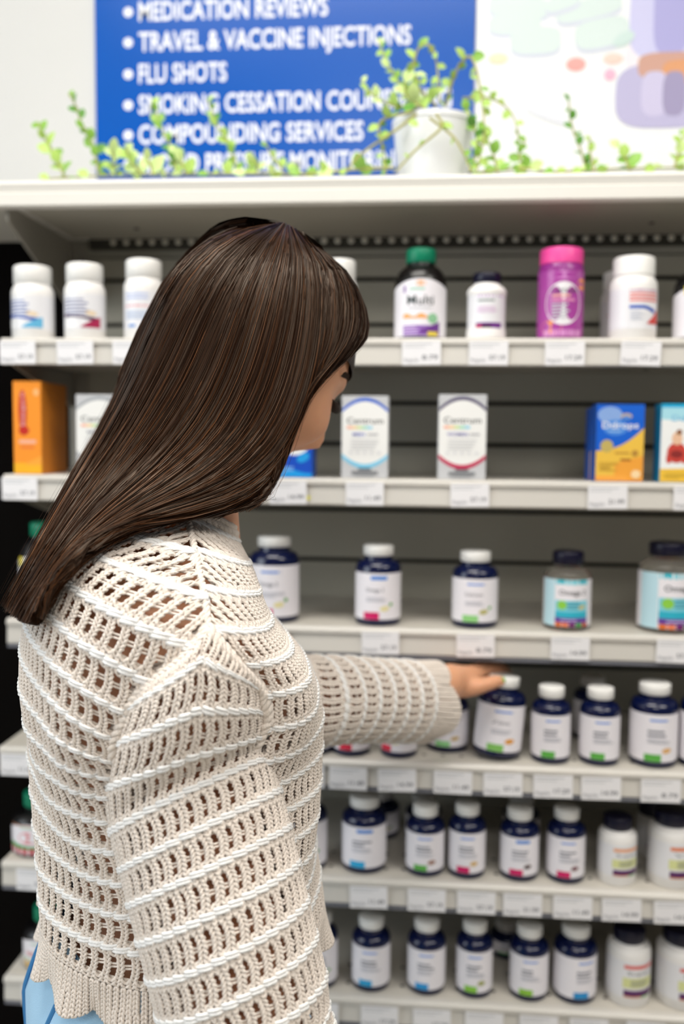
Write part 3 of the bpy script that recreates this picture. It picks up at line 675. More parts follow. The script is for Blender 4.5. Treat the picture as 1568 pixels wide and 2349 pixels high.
for row, items in {
    1: ((40, 'below the blue swoosh bottle'), (172, 'below the maroon swoosh bottle'), (300, 'below the bottle behind the hair'), (966, 'below the black multivitamin bottle'), (1120, 'below the small white waisted bottle'), (1295, 'below the pink-lidded jar'), (1469, 'below the red and blue printed bottle')),
    2: ((45, 'below the tall orange carton'), (660, 'below the blue carton with the cloud print'), (836, 'below the carton with the blue arc'), (1077, 'below the carton with the crimson arc'), (1393, 'below the blue and yellow drops carton'), (1590, 'below the carton with the child picture')),
    3: ((618, 'beside the knitted shoulder'), (872, 'below the cobalt bottle with the solid blue tab'), (1090, 'below the cobalt bottle with pale green block'), (1307, 'below the small gummy bottle'), (1550, 'below the large gummy bottle')),
    4: ((42, 'at the shelf end on the fourth rail'), (700, 'next to the sweater on the fourth rail'), (798, 'below the red block bottle nearer the elbow'), (910, 'below the red block bottle nearer the cuff'), (1038, 'below the bottle behind the cuff'), (1153, 'below the held bottle'), (1268, 'below the bottle next to the held one'), (1378, 'below the bottle with the bright blue shoulder'), (1515, 'below the bottle with the small orange pill')),
    5: ((78, 'below the red footed bottle'), (845, 'below the large cyan-footed bottle'), (978, 'below the bottle with the brown pill'), (1092, 'below the bottle with the golden pill'), (1198, 'below the bottle with the dark pill'), (1313, 'below the bottle with the plum pill'), (1425, 'below the small orange headed bottle'), (1545, 'below the large orange headed bottle')),
    6: ((90, 'below the yellow footed bottle'), (733, 'on the sixth rail next to the sweater hem'), (870, 'below the cyan-footed bottle nearest the hem'), (990, 'below the bottle with the bright blue base'), (1110, 'below the bottle with the olive pill'), (1235, 'below the lime-footed bottle'), (1350, 'below the bottle with the cyan corner'), (1480, 'below the white banded bottle'))}.items():
    for px, lb in items:
        ticket(px, row, 'white price ticket ' + lb, rz=random.uniform(-.02, .02) + (.05 if px == 1469 else 0), dz=-.0195 if row < 4 else -.0235)
st = MB().box((-.002, 0, -.003), (.002, .0004, .003), cmat('e6e04a')).obj('sticker_dot'); p_ = at(707, 1142, -.005); st.location = (p_[0], -.0051, p_[2]); tag(st, 'tiny yellow sticker on the second price rail', 'sticker')
# ------------------------------------------------------------------ potted trailing plant
M_pot = mat('pot_glaze', 'e8eaec', .3, coat=.3); M_stem = mat('vine_stem', 'a8a560', .6, var=.2, vscale=60)
LEAFM = [mat('leaf_' + c_, c_, .45, var=.12, vscale=80) for c_ in ('86b548', 'b2d46a', 'cbe294', '5f9838')]
zc0 = ZT[0]
pp = at(992, 398, .12); plant = thing('potted_plant', 'white pot with light green trailing vines on the top shelf', 'plant', (pp[0], .12, zc0 + .0005))
PL = -np.array([pp[0], .12, zc0 + .0005])
Rt = 92 / F_PX * depth(pp); Rb = 74 / F_PX * depth(pp); Hp = at(992, 250, .12 - Rt)[2] - zc0
MB().lathe([(Rb * .96, 0), (Rb, .003), (Rt, Hp - .008), (Rt * 1.03, Hp - .007), (Rt * 1.03, Hp), (Rt * .96, Hp), (Rt * .94, Hp - .015), (0, Hp - .015)], M_pot, 48).obj('pot', plant)
MB().lathe([(Rt * .935, Hp - .0148), (Rt * .5, Hp - .011), (0, Hp - .010)], mat('soil', '3a2c20', .9, bump=.6, bscale=120), 24).obj('soil', plant)
lv = []
for k in range(2):
    mb = MB(); n = 7; V = []; ww = (.42, .34)[k]
    for j in range(n):
        t_ = j / (n - 1); w_ = ww * math.sin(math.pi * min(1, t_ * .93 + .05)) ** .75
        for s_ in (-1, 0, 1): V.append((s_ * w_, t_, .18 * t_ * (1 - t_) + (.10 * abs(s_) * w_ * 2) - .12 * t_ ** 2))
    F_ = []
    for j in range(n - 1):
        for s_ in range(2): F_.append((j * 3 + s_, j * 3 + s_ + 1, (j + 1) * 3 + s_ + 1, (j + 1) * 3 + s_))
    for M_ in LEAFM: 
        m2 = MB().add(V, F_, M_); lv.append(m2.mesh('leaf', sharp=0))
NLEAF = [0]
def vine(pts, Y0, Y1, step, size, shade, r0=.0016, seed=0, skip=0.0):
    r = random.Random(seed); n = len(pts)
    P = np.array([at(x, y, Y0 + (Y1 - Y0) * i / (n - 1)) for i, (x, y) in enumerate(pts)])
    P[:, 2] = np.maximum(P[:, 2], zc0 + .002)
    S = spline(P, max(8, 6 * n)); S[:, 2] = np.maximum(S[:, 2], zc0 + .0018)
    MB().tube(S + PL, np.linspace(r0, r0 * .6, len(S)), M_stem, 6).obj('stem', plant)
    d = np.r_[0, np.cumsum(np.linalg.norm(np.diff(S, axis=0), axis=1))]; q = step * .5 + skip; k = 0
    while q < d[-1] and NLEAF[0] < 296:
        i = min(np.searchsorted(d, q), len(S) - 1); T = S[i] - S[i - 1]; T /= np.linalg.norm(T)
        a = k * 2.4 + r.uniform(-.5, .5)
        out = np.array([math.cos(a), .7 * math.sin(a), .35 + .5 * math.sin(a * 1.7)]); out /= np.linalg.norm(out)
        dirn = out * .8 + T * .6; dirn /= np.linalg.norm(dirn)
        o = link('leaf', lv[r.choice(shade) + 4 * r.randint(0, 1)], plant); NLEAF[0] += 1
        side = np.cross(dirn, [r.uniform(-.6, .6), -1, r.uniform(-.2, .8)]); side /= np.linalg.norm(side); up = np.cross(side, dirn)
        sz = size * 1.25 * r.uniform(.75, 1.2) * (1 - .35 * q / d[-1])
        M4 = Matrix.Identity(4); base = S[i] + PL
        for c_ in range(3): M4[c_][0], M4[c_][1], M4[c_][2], M4[c_][3] = side[c_] * sz, dirn[c_] * sz, up[c_] * sz, base[c_]
        o.matrix_local = M4; q += step * r.uniform(.8, 1.25); k += 1
D_, M_, P_ = (0, 3), (0, 1, 1), (1, 2, 2)
vine([(150, 408), (130, 370), (105, 320), (86, 282)], .10, .09, .0080, .019, (0, 1, 0), seed=1)
vine([(228, 405), (215, 340), (190, 290), (172, 240), (158, 214)], .12, .10, .0095, .0165, (0, 3, 0), seed=2)
vine([(402, 405), (396, 350), (370, 295), (350, 230)], .13, .12, .0085, .017, (0, 3, 1), seed=3)
vine([(545, 398), (528, 340), (497, 285), (476, 228)], .14, .13, .0090, .016, (0, 1, 3), seed=4)
vine([(650, 392), (622, 355), (610, 328)], .12, .11, .0085, .014, (0, 1), seed=5)
vine([(905, 385), (820, 388), (700, 399), (560, 398), (420, 400), (300, 401), (230, 403), (112, 410)], .08, .10, .017, .018, (1, 2, 0), .002, seed=6)
vine([(430, 402), (415, 372), (402, 345)], .09, .08, .0085, .019, P_, seed=7)
vine([(330, 404), (300, 370), (290, 338)], .09, .07, .0068, .021, P_, seed=8)
vine([(255, 404), (262, 370), (258, 345)], .10, .08, .0068, .021, P_, seed=9)
vine([(350, 402), (345, 380), (335, 362)], .07, .06, .0075, .021, (2, 2, 1), seed=10)
vine([(585, 398), (590, 375), (565, 360)], .10, .08, .0085, .017, (1, 2), seed=11)
vine([(960, 250), (915, 190), (885, 140), (868, 92)], .12, .13, .010, .016, (0, 1, 2), seed=12)
vine([(955, 252), (895, 240), (850, 215), (828, 182)], .10, .10, .010, .016, (0, 1, 2), seed=13)
vine([(1000, 245), (950, 185), (955, 120), (980, 102), (1000, 140), (1008, 235)], .11, .08, .016, .015, M_, .0021, seed=14)
vine([(1020, 245), (1045, 165), (1078, 130), (1098, 190), (1110, 300), (1092, 396)], .12, .06, .013, .014, M_, .0021, seed=15)
vine([(955, 262), (905, 300), (830, 352), (790, 396)], .05, .05, .024, .014, M_, .0022, seed=16)
vine([(1000, 262), (1012, 292), (955, 342), (905, 396)], .045, .04, .03, .012, M_, .0022, seed=17)
vine([(985, 270), (1035, 310), (1062, 350), (1082, 396)], .045, .045, .026, .013, M_, .002, seed=18)
vine([(1060, 225), (1130, 228), (1180, 275), (1195, 390)], .12, .10, .016, .014, M_, seed=19)
vine([(945, 255), (872, 280), (878, 340), (885, 398)], .06, .06, .011, .015, (0, 1, 3), .002, seed=20)
vine([(1075, 395), (1095, 340), (1080, 270), (1060, 240)], .07, .09, .0085, .015, (0, 1, 3), seed=21)
vine([(980, 255), (930, 215), (940, 165), (965, 190)], .09, .08, .0085, .020, P_, seed=22)
vine([(1095, 396), (1200, 386), (1262, 394), (1340, 391), (1420, 387), (1568, 384), (1640, 384)], .08, .10, .012, .016, (1, 0, 2), .0018, seed=23)
vine([(1140, 396), (1130, 350), (1105, 300)], .09, .09, .0085, .016, M_, seed=24)
vine([(1200, 394), (1190, 350), (1205, 320)], .10, .10, .0085, .015, (0, 1), seed=25)
vine([(1345, 392), (1328, 335), (1310, 285), (1304, 232)], .13, .13, .012, .013, (3, 0), seed=26)
vine([(1362, 390), (1352, 345), (1352, 315)], .12, .12, .010, .013, (0, 3, 1), seed=27)
vine([(1445, 390), (1430, 355), (1420, 335)], .08, .08, .0075, .017, (0, 1, 2), seed=28)
vine([(1545, 386), (1560, 340), (1572, 300)], .08, .08, .0068, .017, (0, 1, 2), seed=29)
# ------------------------------------------------------------------ the woman: body frame
TH = math.radians(20)
Fv = np.array([math.cos(TH), math.sin(TH), 0.0]); Sv = np.array([math.sin(TH), -math.cos(TH), 0.0]); Zv = np.array([0, 0, 1.0])
_o = atd(418, 1700, 0.87); ORG = np.array([_o[0], _o[1], 0.0])
def bp(s, f, z): return ORG + Sv * s + Fv * f + Zv * z
person = thing('person', 'woman with long straight brown hair in a cream open-knit sweater reaching for a bottle', 'person', ORG)
def toP(o):
    o.parent = person; o.matrix_parent_inverse = Matrix.Translation(-Vector(person.location)); return o
# rows of the sweater body: (z_edge, s_edge, f_edge_back, f_edge_front, z_back, f_back, z_front, f_front)
ROWS = np.array([
    (0.950, 0.172, 0.00, 0.00, 0.957, -0.128, 0.945, 0.125),
    (0.998, 0.168, 0.00, 0.00, 0.998, -0.127, 0.996, 0.121),
    (1.050, 0.170, 0.00, 0.00, 1.050, -0.130, 1.050, 0.121),
    (1.100, 0.176, 0.00, 0.00, 1.105, -0.136, 1.100, 0.120),
    (1.145, 0.180, -0.060, 0.040, 1.178, -0.140, 1.145, 0.118),
    (1.190, 0.190, -0.050, 0.040, 1.240, -0.134, 1.185, 0.104),
    (1.240, 0.196, 0.000, 0.002, 1.288, -0.116, 1.225, 0.072),
    (1.282, 0.132, 0.000, 0.001, 1.308, -0.097, 1.262, 0.060),
    (1.312, 0.068, -0.002, -0.001, 1.323, -0.078, 1.285, 0.050)])
NV = 260
RW = spline(ROWS, NV)
def panel(front, NA=90):
    """grid [row, column] from person's left edge to right edge"""
    al = np.linspace(-math.pi / 2, math.pi / 2, 2 * NA + 1)
    G_ = np.zeros((NV, len(al), 3))
    sa, ca = np.sin(al), np.cos(al)
    p = 0.86
    for j in range(NV):
        ze, se, fb, ff, zb, fbk, zf, ffr = RW[j]
        fe, zc, fc = (ff, zf, ffr) if front else (fb, zb, fbk)
        s = se * np.sign(sa) * np.abs(sa) ** p; f = fe + (fc - fe) * np.abs(ca) ** p
        z = zc + (ze - zc) * (np.abs(al) / (math.pi / 2)) ** 1.9
        # left shoulder is carried forward by the outstretched arm
        lf = np.clip(-s / .19, 0, 1) ** 2 * np.clip((z - 1.08) / .14, 0, 1) * .035
        # folds
        w = .0035 * np.sin(s * 38 + z * 31 + (2 if front else 0)) * np.clip((1.22 - z) / .1, 0, 1)
        if not front: f = f - .016 * np.exp(-((s - .168) / .026) ** 2) * np.exp(-((z - 1.125) / .042) ** 2)   # fold bunching behind the underarm
        f2 = f + lf + (w if front else -w)
        G_[j] = ORG + np.outer(s, Sv) + np.outer(f2, Fv) + np.outer(z, Zv)
    return G_
def normals(G_, sign):
    du = np.gradient(G_, axis=1); dv = np.gradient(G_, axis=0)
    n = np.cross(du, dv); n /= np.linalg.norm(n, axis=2)[..., None] + 1e-12
    return n * sign
class Surf:
    """grid surface sampled by arc length across (signed from the middle column) and 0..1 along"""
    def __init__(s, G_, N_, closed=False, lanes=None):
        s.G = G_; s.N = N_; s.nv, s.nu = G_.shape[:2]
        d = np.linalg.norm(np.diff(G_, axis=1), axis=2); s.A = np.concatenate([np.zeros((s.nv, 1)), np.cumsum(d, 1)], 1)
        s.A -= s.A[:, s.nu // 2][:, None]
        dv = np.linalg.norm(np.diff(G_, axis=0), axis=2); dv = dv.mean(1) if closed else .8 * dv[:, s.nu // 2 - 25:s.nu // 2 + 26].mean(1) + .2 * dv.mean(1); s.L = np.r_[0, np.cumsum(dv)]; s.len = s.L[-1]
    def rowidx(s, v): return np.interp(np.clip(v, 0, 1) * s.len, s.L, np.arange(s.nv))
    def bil(s, j, i):
        j0 = np.clip(j.astype(int), 0, s.nv - 2); i0 = np.clip(i.astype(int), 0, s.nu - 2); a = (j - j0)[:, None]; b = (i - i0)[:, None]
        r = []
        for Q in (s.G, s.N):
            r.append(Q[j0, i0] * (1 - a) * (1 - b) + Q[j0 + 1, i0] * a * (1 - b) + Q[j0, i0 + 1] * (1 - a) * b + Q[j0 + 1, i0 + 1] * a * b)
        return r
    def by_arc(s, v, a):
        """a in metres from the middle; clamped to the edges"""
        j = s.rowidx(v); out = np.zeros_like(a); jr = np.clip(np.round(j).astype(int), 0, s.nv - 1)
        for r in np.unique(jr):
            m_ = jr == r; out[m_] = np.interp(a[m_], s.A[r], np.arange(s.nu))
        return s.bil(j, out)
    def by_u(s, v, u): return s.bil(s.rowidx(v), (u % 1.0) * (s.nu - 1))
# ------------------------------------------------------------------ knit templates (x across one column, y along one band, w proud of the cloth in metres)
def tpl_tube(path, r, n, segs):
    P = spline(path, segs + 1); v, f = tube_geo(P, r, n, cap=False); return np.array(v), f
def make_tpl(cw, ch, sides, segs, kind='lace'):
    """returns {colour: (verts xyw in metres of the flat cell, faces)}"""
    out = {'beige': ([], []), 'white': ([], [])}
    def add(c, path, r):
        v, f = tpl_tube(path, r, sides, segs); V, F_ = out[c]; b = sum(len(x) for x in V); V.append(v); F_.extend([tuple(i + b for i in q) for q in f])
    def vee(cx, y, w, h, lean=0.0, r=.00128, lift=0.0):
        # one knitted V: two legs meeting low in the middle
        add('beige', [(cx - w, y + h * 1.12, .0004 + lift), (cx - w * .80 + lean * .5, y + h * .6, .0019 + lift), (cx - w * .14 + lean, y - h * .12, .0003 + lift)], r)
        add('beige', [(cx + w, y + h * 1.12, .0004 + lift), (cx + w * .80 + lean * .5, y + h * .6, .0019 + lift), (cx + w * .14 + lean, y - h * .12, .0003 + lift)], r)
    def strip(pts, hw, w):
        V, F_ = out['beige']; b = sum(len(x) for x in V); v = []
        for x, y in pts: v += [(x - hw, y, w), (x + hw, y, w)]
        V.append(np.array(v)); F_.extend([(b + 2 * i, b + 2 * i + 1, b + 2 * i + 3, b + 2 * i + 2) for i in range(len(pts) - 1)])
    if kind == 'lace':
        hw = .00255
        zig = lambda y: cw * .5 + .0011 * ( math.sin(2 * math.pi * (y / ch) * 1.05 - .6))
        nst = 8; h = ch * .90 / nst
        for k in range(nst):
            y = k * h; vee(zig(y), y, hw, h, zig(y - h) - zig(y) if k else 0.0)
        strip([(zig(y), y) for y in np.linspace(0, ch * .9, 6)], hw * .8, -.0004)
        for y in (0, h, 7.0 * h): vee(0.0, y, max(hw * .9, cw * .5 - hw * .9), h)
        strip([(0.0, -.1 * h), (0.0, 2.05 * h)], cw * .3, -.0005); strip([(0.0, 6.95 * h), (0.0, 8.1 * h)], cw * .3, -.0005)
        yb = 4.6 * h                                   # ladder strands across the eyelet
        for q in (-.0011, .0011): add('beige', [(-cw * .34, yb + q - .0006, -.0003), (0, yb + q, -.0002), (cw * .34, yb + q + .0006, -.0003)], .00085)
        ry = ch * .955                                  # white chain ridge, two strands a link
        for q in (-.0010, .0012):
            add('white', [(-cw * .22, ry + q - .0012, .0004), (cw * .16, ry + q - .0004, .0029), (cw * .62, ry + q + .0004, .0029), (cw * 1.05, ry + q + .0013, .0003)], .00135)
        strip([(-.01 * cw, ry - .003), (0, ry + .003)], .001, -.0006)
    else:                                               # plain rib for cuffs, hem and neck
        nst = max(2, int(round(ch / .0032))); h = ch / nst
        for k in range(nst): vee(cw * .5, k * h, cw * .30, h, 0.0, .0014)
        strip([(cw * .5, y) for y in np.linspace(0, ch, 3)], cw * .5, -.0006)
    res = {}
    for c, (V, F_) in out.items():
        if V: res[c] = (np.concatenate(V), F_)
    return res
KN = {'beige': ([], [], 0), 'white': ([], [], 0)}
STORE = {}
def store(key, V, F4):
    STORE.setdefault(key, []).append((V, F4))
def knit(sf, part, cw, ch, closed, kind='lace', v0=0.0, v1=1.0, jitter=.0005, wscale=1.0, half=False):
    length = sf.len * (v1 - v0); nb = max(1, int(round(length / ch))); chh = length / nb
    if closed:
        per = (sf.A[:, -1] - sf.A[:, 0]).mean(); nc = int(round(per / cw)); cols = [(i / nc) for i in range(nc)]
    else:
        Lm = max(sf.A[:, -1].max(), -sf.A[:, 0].min()); nc = int(Lm / cw) + 1; cols = [i * cw for i in range(-nc, nc)]
    tpls = {'hi': make_tpl(cw, ch, 5, 3, kind), 'lo': make_tpl(cw, ch, 3, 2, kind)}
    cells = {'hi': [], 'lo': []}
    for j in range(nb):
        vm = v0 + (v1 - v0) * (j + .5) / nb
        aa = np.array([(c + .5 / nc if closed else c + cw * .5) for c in cols])
        vv = np.full(len(aa), vm)
        P, N_ = (sf.by_u(vv, aa) if closed else sf.by_arc(vv, aa))
        jr = int(round(float(sf.rowidx(np.array([vm]))[0])))
        for c, a, p, n in zip(cols, aa, P, N_):
            if not closed and (a > sf.A[jr, -1] + cw * .95 or a < sf.A[jr, 0] - cw * .95): continue
            to = CAM - p; to = to / np.linalg.norm(to)
            q = proj(p); vis = n @ to > -.15 and q[1] < 2480
            cells['hi' if vis else 'lo'].append((c, j))
    for lod, cl in cells.items():
        if not cl: continue
        cl = np.array(cl, float)
        for colr, (tv, tf) in tpls[lod].items():
            m_ = len(tv); K = len(cl)
            X = tv[None, :, 0] / cw; Y = tv[None, :, 1] / ch; Wv = np.repeat(tv[None, :, 2], K, 0)
            jx = RNG.normal(0, jitter, (K, 1)); jy = RNG.normal(0, jitter, (K, 1))
            if closed: a = (cl[:, :1] + (X + jx / cw * .6) / nc)
            else: a = cl[:, :1] + X * cw + jx * .6
            v = v0 + (v1 - v0) * np.clip((cl[:, 1:] + Y + jy / ch * .4) / nb, 0, 1)
            P, N_ = (sf.by_u(v.ravel(), a.ravel()) if closed else sf.by_arc(v.ravel(), a.ravel()))
            V = P + N_ * (Wv.ravel() * wscale)[:, None]
            tri = np.array([q if len(q) == 4 else q + (q[-1],) for q in tf])
            F4 = (tri[None] + (np.arange(K) * m_)[:, None, None]).reshape(-1, 4)
            store((part, colr), V, F4)
def build(key, name, material, parent=None):
    L_ = STORE.pop(key); V = []; F4 = []; b = 0
    for v, f in L_: V.append(v); F4.append(f + b); b += len(v)
    V = np.concatenate(V); F4 = np.concatenate(F4)
    me = bpy.data.meshes.new(name); me.vertices.add(len(V)); me.vertices.foreach_set('co', V.astype(np.float32).ravel())
    n = len(F4); me.loops.add(n * 4); me.loops.foreach_set('vertex_index', F4.astype(np.int32).ravel())
    me.polygons.add(n); me.polygons.foreach_set('loop_start', np.arange(n, dtype=np.int32) * 4); me.polygons.foreach_set('loop_total', np.full(n, 4, np.int32))
    me.polygons.foreach_set('use_smooth', np.ones(n, bool)); me.materials.append(material); me.update(calc_edges=True); me.validate()
    return link(name, me, parent)
def yarn_mat(name, col, var):
    M = mat(name, col, .85, spec=.2, sheen=.25, var=var, vscale=160, bump=.55, bscale=900)
    return M
M_yb = yarn_mat('yarn_cream', 'efe4d9', .10); M_yw = yarn_mat('yarn_white', 'fbfaf8', .03)
def rope(pts, r, key, turns=60.0, strands=3, n=5, step=.002):
    """twisted cord along a path"""
    P = np.asarray(pts, float); d = np.r_[0, np.cumsum(np.linalg.norm(np.diff(P, axis=0), axis=1))]
    k = max(6, int(d[-1] / step)); S = np.stack([np.interp(np.linspace(0, d[-1], k), d, P[:, i]) for i in range(3)], 1)
    T, A_, B_ = frames(S)
    for q in range(strands):
        ph = np.linspace(0, d[-1] * turns * 2 * math.pi, k) + q * 2 * math.pi / strands
        C = S + r * .55 * (np.cos(ph)[:, None] * A_ + np.sin(ph)[:, None] * B_)
        v, f = tube_geo(C, r * .62, n, cap=False); store(key, np.array(v), np.array(f))
CW, CH, CT = .0098, .0270, .0122
GB, GF = panel(False), panel(True)
SB = Surf(GB, normals(GB, 1.0)); SF_ = Surf(GF, normals(GF, -1.0))
# make sure normals point out of the body
for S_ in (SB, SF_):
    c_ = ORG + Zv * 1.1; j = S_.nv // 3; i = S_.nu // 2
    if (S_.N[j, i] @ (S_.G[j, i] - c_)) < 0: S_.N *= -1
knit(SB, 'body', CT, CH, False); knit(SF_, 'body', CT * .9, CH, False)
# ---- sleeves
def arm_surf(hole, centers, radii, tilt, inner, NVs=200, capn=.085, bulge=.03):
    """hole: (NU,3) ring starting at the underarm, over the back, the top, the front; then rings down the arm"""
    NU = len(hole); C = spline(centers, NVs); R = spline(np.array(radii)[:, None], NVs)[:, 0]
    T, _, _ = frames(C); u = np.linspace(0, 1, NU); G_ = np.zeros((NVs, NU, 3))
    d = np.r_[0, np.cumsum(np.linalg.norm(np.diff(C, axis=0), axis=1))]
    for j in range(NVs):
        t = T[j]; e2 = -inner - t * (-inner @ t); e2 /= np.linalg.norm(e2); e1 = np.cross(e2, t)
        if e1 @ Fv < 0 and abs(t @ Fv) < .7: e1 = -e1
        if j and e1 @ e1p < 0: e1 = -e1
        e1p = e1
        ring = C[j] + R[j] * (-np.cos(2 * math.pi * u)[:, None] * e2 + -np.sin(2 * math.pi * u)[:, None] * (e1 - tilt[0] * t) + (np.cos(2 * math.pi * u)[:, None]) * tilt[1] * t)
        w = min(1.0, d[j] / capn); w = w * w * (3 - 2 * w)
        bl = math.sin(math.pi * min(1, d[j] / capn)) * bulge
        out = (-inner) * bl * (np.clip(-np.cos(2 * math.pi * u), 0, 1) ** 1.0)[:, None]
        G_[j] = hole * (1 - w) + ring * w + out
    # folds
    return G_
def hole_ring(side, NU=121):
    js = [int(round(x)) for x in np.linspace(NV * 3.35 / 8, NV * 6.0 / 8, 40)]
    col = -1 if side > 0 else 0
    up = np.array([GB[j, col] for j in js]); dn = np.array([GF[j, col] for j in js])[::-1]
    P = np.vstack([up, dn[1:], up[:1]])
    d = np.r_[0, np.cumsum(np.linalg.norm(np.diff(P, axis=0), axis=1))]
    half = d[39]; u = np.linspace(0, 1, NU); q = np.where(u < .5, u * 2 * half, half + (u - .5) * 2 * (d[-1] - half))
    return np.stack([np.interp(q, d, P[:, i]) for i in range(3)], 1)
HR, HL = hole_ring(1), hole_ring(-1)
RA = [atd(x, y, d) for x, y, d in ((395, 1560, .755), (415, 1660, .735), (432, 1780, .725), (470, 1930, .715), (512, 2100, .705), (555, 2270, .70), (600, 2430, .70))]
RA += [RA[-1] + Fv * .045 + Zv * -.075, RA[-1] + Fv * .085 + Zv * -.15 - Sv * .01, RA[-1] + Fv * .115 + Zv * -.20 - Sv * .02]
RR = [.060, .063, .065, .065, .064, .063, .060, .056, .052, .050]
GR = arm_surf(HR, RA, RR, (.14, .10), -Sv)
SR = Surf(GR, normals(GR, 1.0), True)
j = 120
if SR.N[j, 30] @ (SR.G[j, 30] - SR.G[j].mean(0)) < 0: SR.N *= -1
knit(SR, 'body', CW, CH, True)
Lsh = bp(-.165, .03, 1.195)
LA = [Lsh, atd(560, 1600, .99), atd(690, 1608, 1.005), atd(780, 1604, 1.045), atd(860, 1606, 1.09), atd(928, 1608, 1.13)]
LR = [.056, .054, .049, .047, .047, .048]
GL = arm_surf(HL, LA, LR, (.0, .0), Sv, capn=.07, bulge=.02)
SL = Surf(GL, normals(GL, 1.0), True)
if SL.N[150, 30] @ (SL.G[150, 30] - SL.G[150].mean(0)) < 0: SL.N *= -1
knit(SL, 'body', CW, CH * .98, True)
# ---- scalloped edges: hem, cuffs
def edge_surf(ring, down, length, flare, period, sign_center, NU2=400, NJ=14):
    d = np.r_[0, np.cumsum(np.linalg.norm(np.diff(ring, axis=0), axis=1))]; per = d[-1]
    n = max(3, int(round(per / period))); q = np.linspace(0, per, NU2)
    P = np.stack([np.interp(q, d, ring[:, i]) for i in range(3)], 1); c = P.mean(0)
    rad = P - c; rad -= np.outer(rad @ down, down) / (down @ down); rad /= np.linalg.norm(rad, axis=1)[:, None]
    sc = np.abs(np.cos(math.pi * n * q / per)); G_ = np.zeros((NJ, NU2, 3))
    for j in range(NJ):
        t = j / (NJ - 1); ln = length * t * (.62 + .38 * np.sqrt(sc))
        G_[j] = P + np.outer(ln, down) + rad * (flare * t ** 1.5 * (.4 + .6 * np.sin(2 * math.pi * n * q / per + 1.0)))[:, None]
    return G_
hem = np.vstack([GB[0], GF[0][::-1]]); hem = np.vstack([hem, hem[:1]])
def add_edge(ring, down, length, flare, period):
    G_ = edge_surf(ring, down, length, flare, period, None); S_ = Surf(G_, normals(G_, 1.0), True); j = 2
    if S_.N[j, 100] @ (S_.G[j, 100] - S_.G[j].mean(0)) < 0: S_.N *= -1
    knit(S_, 'body', .0062, .017, True, kind='rib')
add_edge(hem, np.array([0, 0, -1.0]), .037, .010, .062)
dl = LA[-1] - LA[-2]; dl /= np.linalg.norm(dl); add_edge(GL[-1], dl, .047, .004, .075)
dr = RA[-1] - RA[-2]; dr /= np.linalg.norm(dr); add_edge(GR[-1], dr, .050, .006, .075)
# ---- seams and neckline cord
key = ('body', 'beige')
outN = lambda G_, S_, j, i, e: S_.G[j, i] + S_.N[j, i] * e
for col in (-1, 0):
    js = range(int(NV * 6.05 / 8), NV)
    rope([.5 * (SB.G[j, col] + SF_.G[j, col]) + Zv * .001 for j in js], .0028, key)
for ring, S_ in ((HR, SR), (HL, SL)):
    rope([ring[i] + S_.N[0, i] * .0015 for i in range(8, 113)], .0044, key, turns=55); rope([GR[5][i] + SR.N[5, i] * .001 if S_ is SR else GL[5][i] + SL.N[5, i] * .001 for i in range(8, 113)], .0034, key, turns=70)
for e_, rr_ in ((-.0045, .0036), (-.0095, .0032)):   # knitted edge of the panels along the armhole
    for ring, S_, sg in ((HR, SR, Sv), (HL, SL, -Sv)): rope([ring[i] + sg * e_ + S_.N[0, i] * .001 + Zv * (-e_ * .5) for i in range(14, 107)], rr_, key, turns=60)
neck = [SB.G[-1, i] for i in range(0, SB.nu, 4)] + [SF_.G[-1, i] for i in range(SF_.nu - 1, -1, -4)] + [SB.G[-1, 0]]
for dz, rr in ((0, .0048), (.0065, .0046), (.012, .0040)): rope([p + Zv * dz + (ORG + Zv * p[2] - p) * (.03 + dz * 3) for p in neck], rr, key, turns=50)
tp = SB.G[-1, SB.nu // 2 + 30] + Zv * .012
rope([tp + Fv * (.004 * math.cos(a)) * -1 + Zv * (.005 * math.sin(a)) for a in np.linspace(-.6, 3.8, 20)], .0009, key, turns=120, strands=2)
sweater = toP(build(('body', 'beige'), 'sweater', M_yb)); sweater['label'] = 'cream open-knit cotton sweater with scalloped hem'
wr = build(('body', 'white'), 'ridge_yarn', M_yw); wr.parent = sweater; wr['label'] = 'raised white chain-stitch ridges'
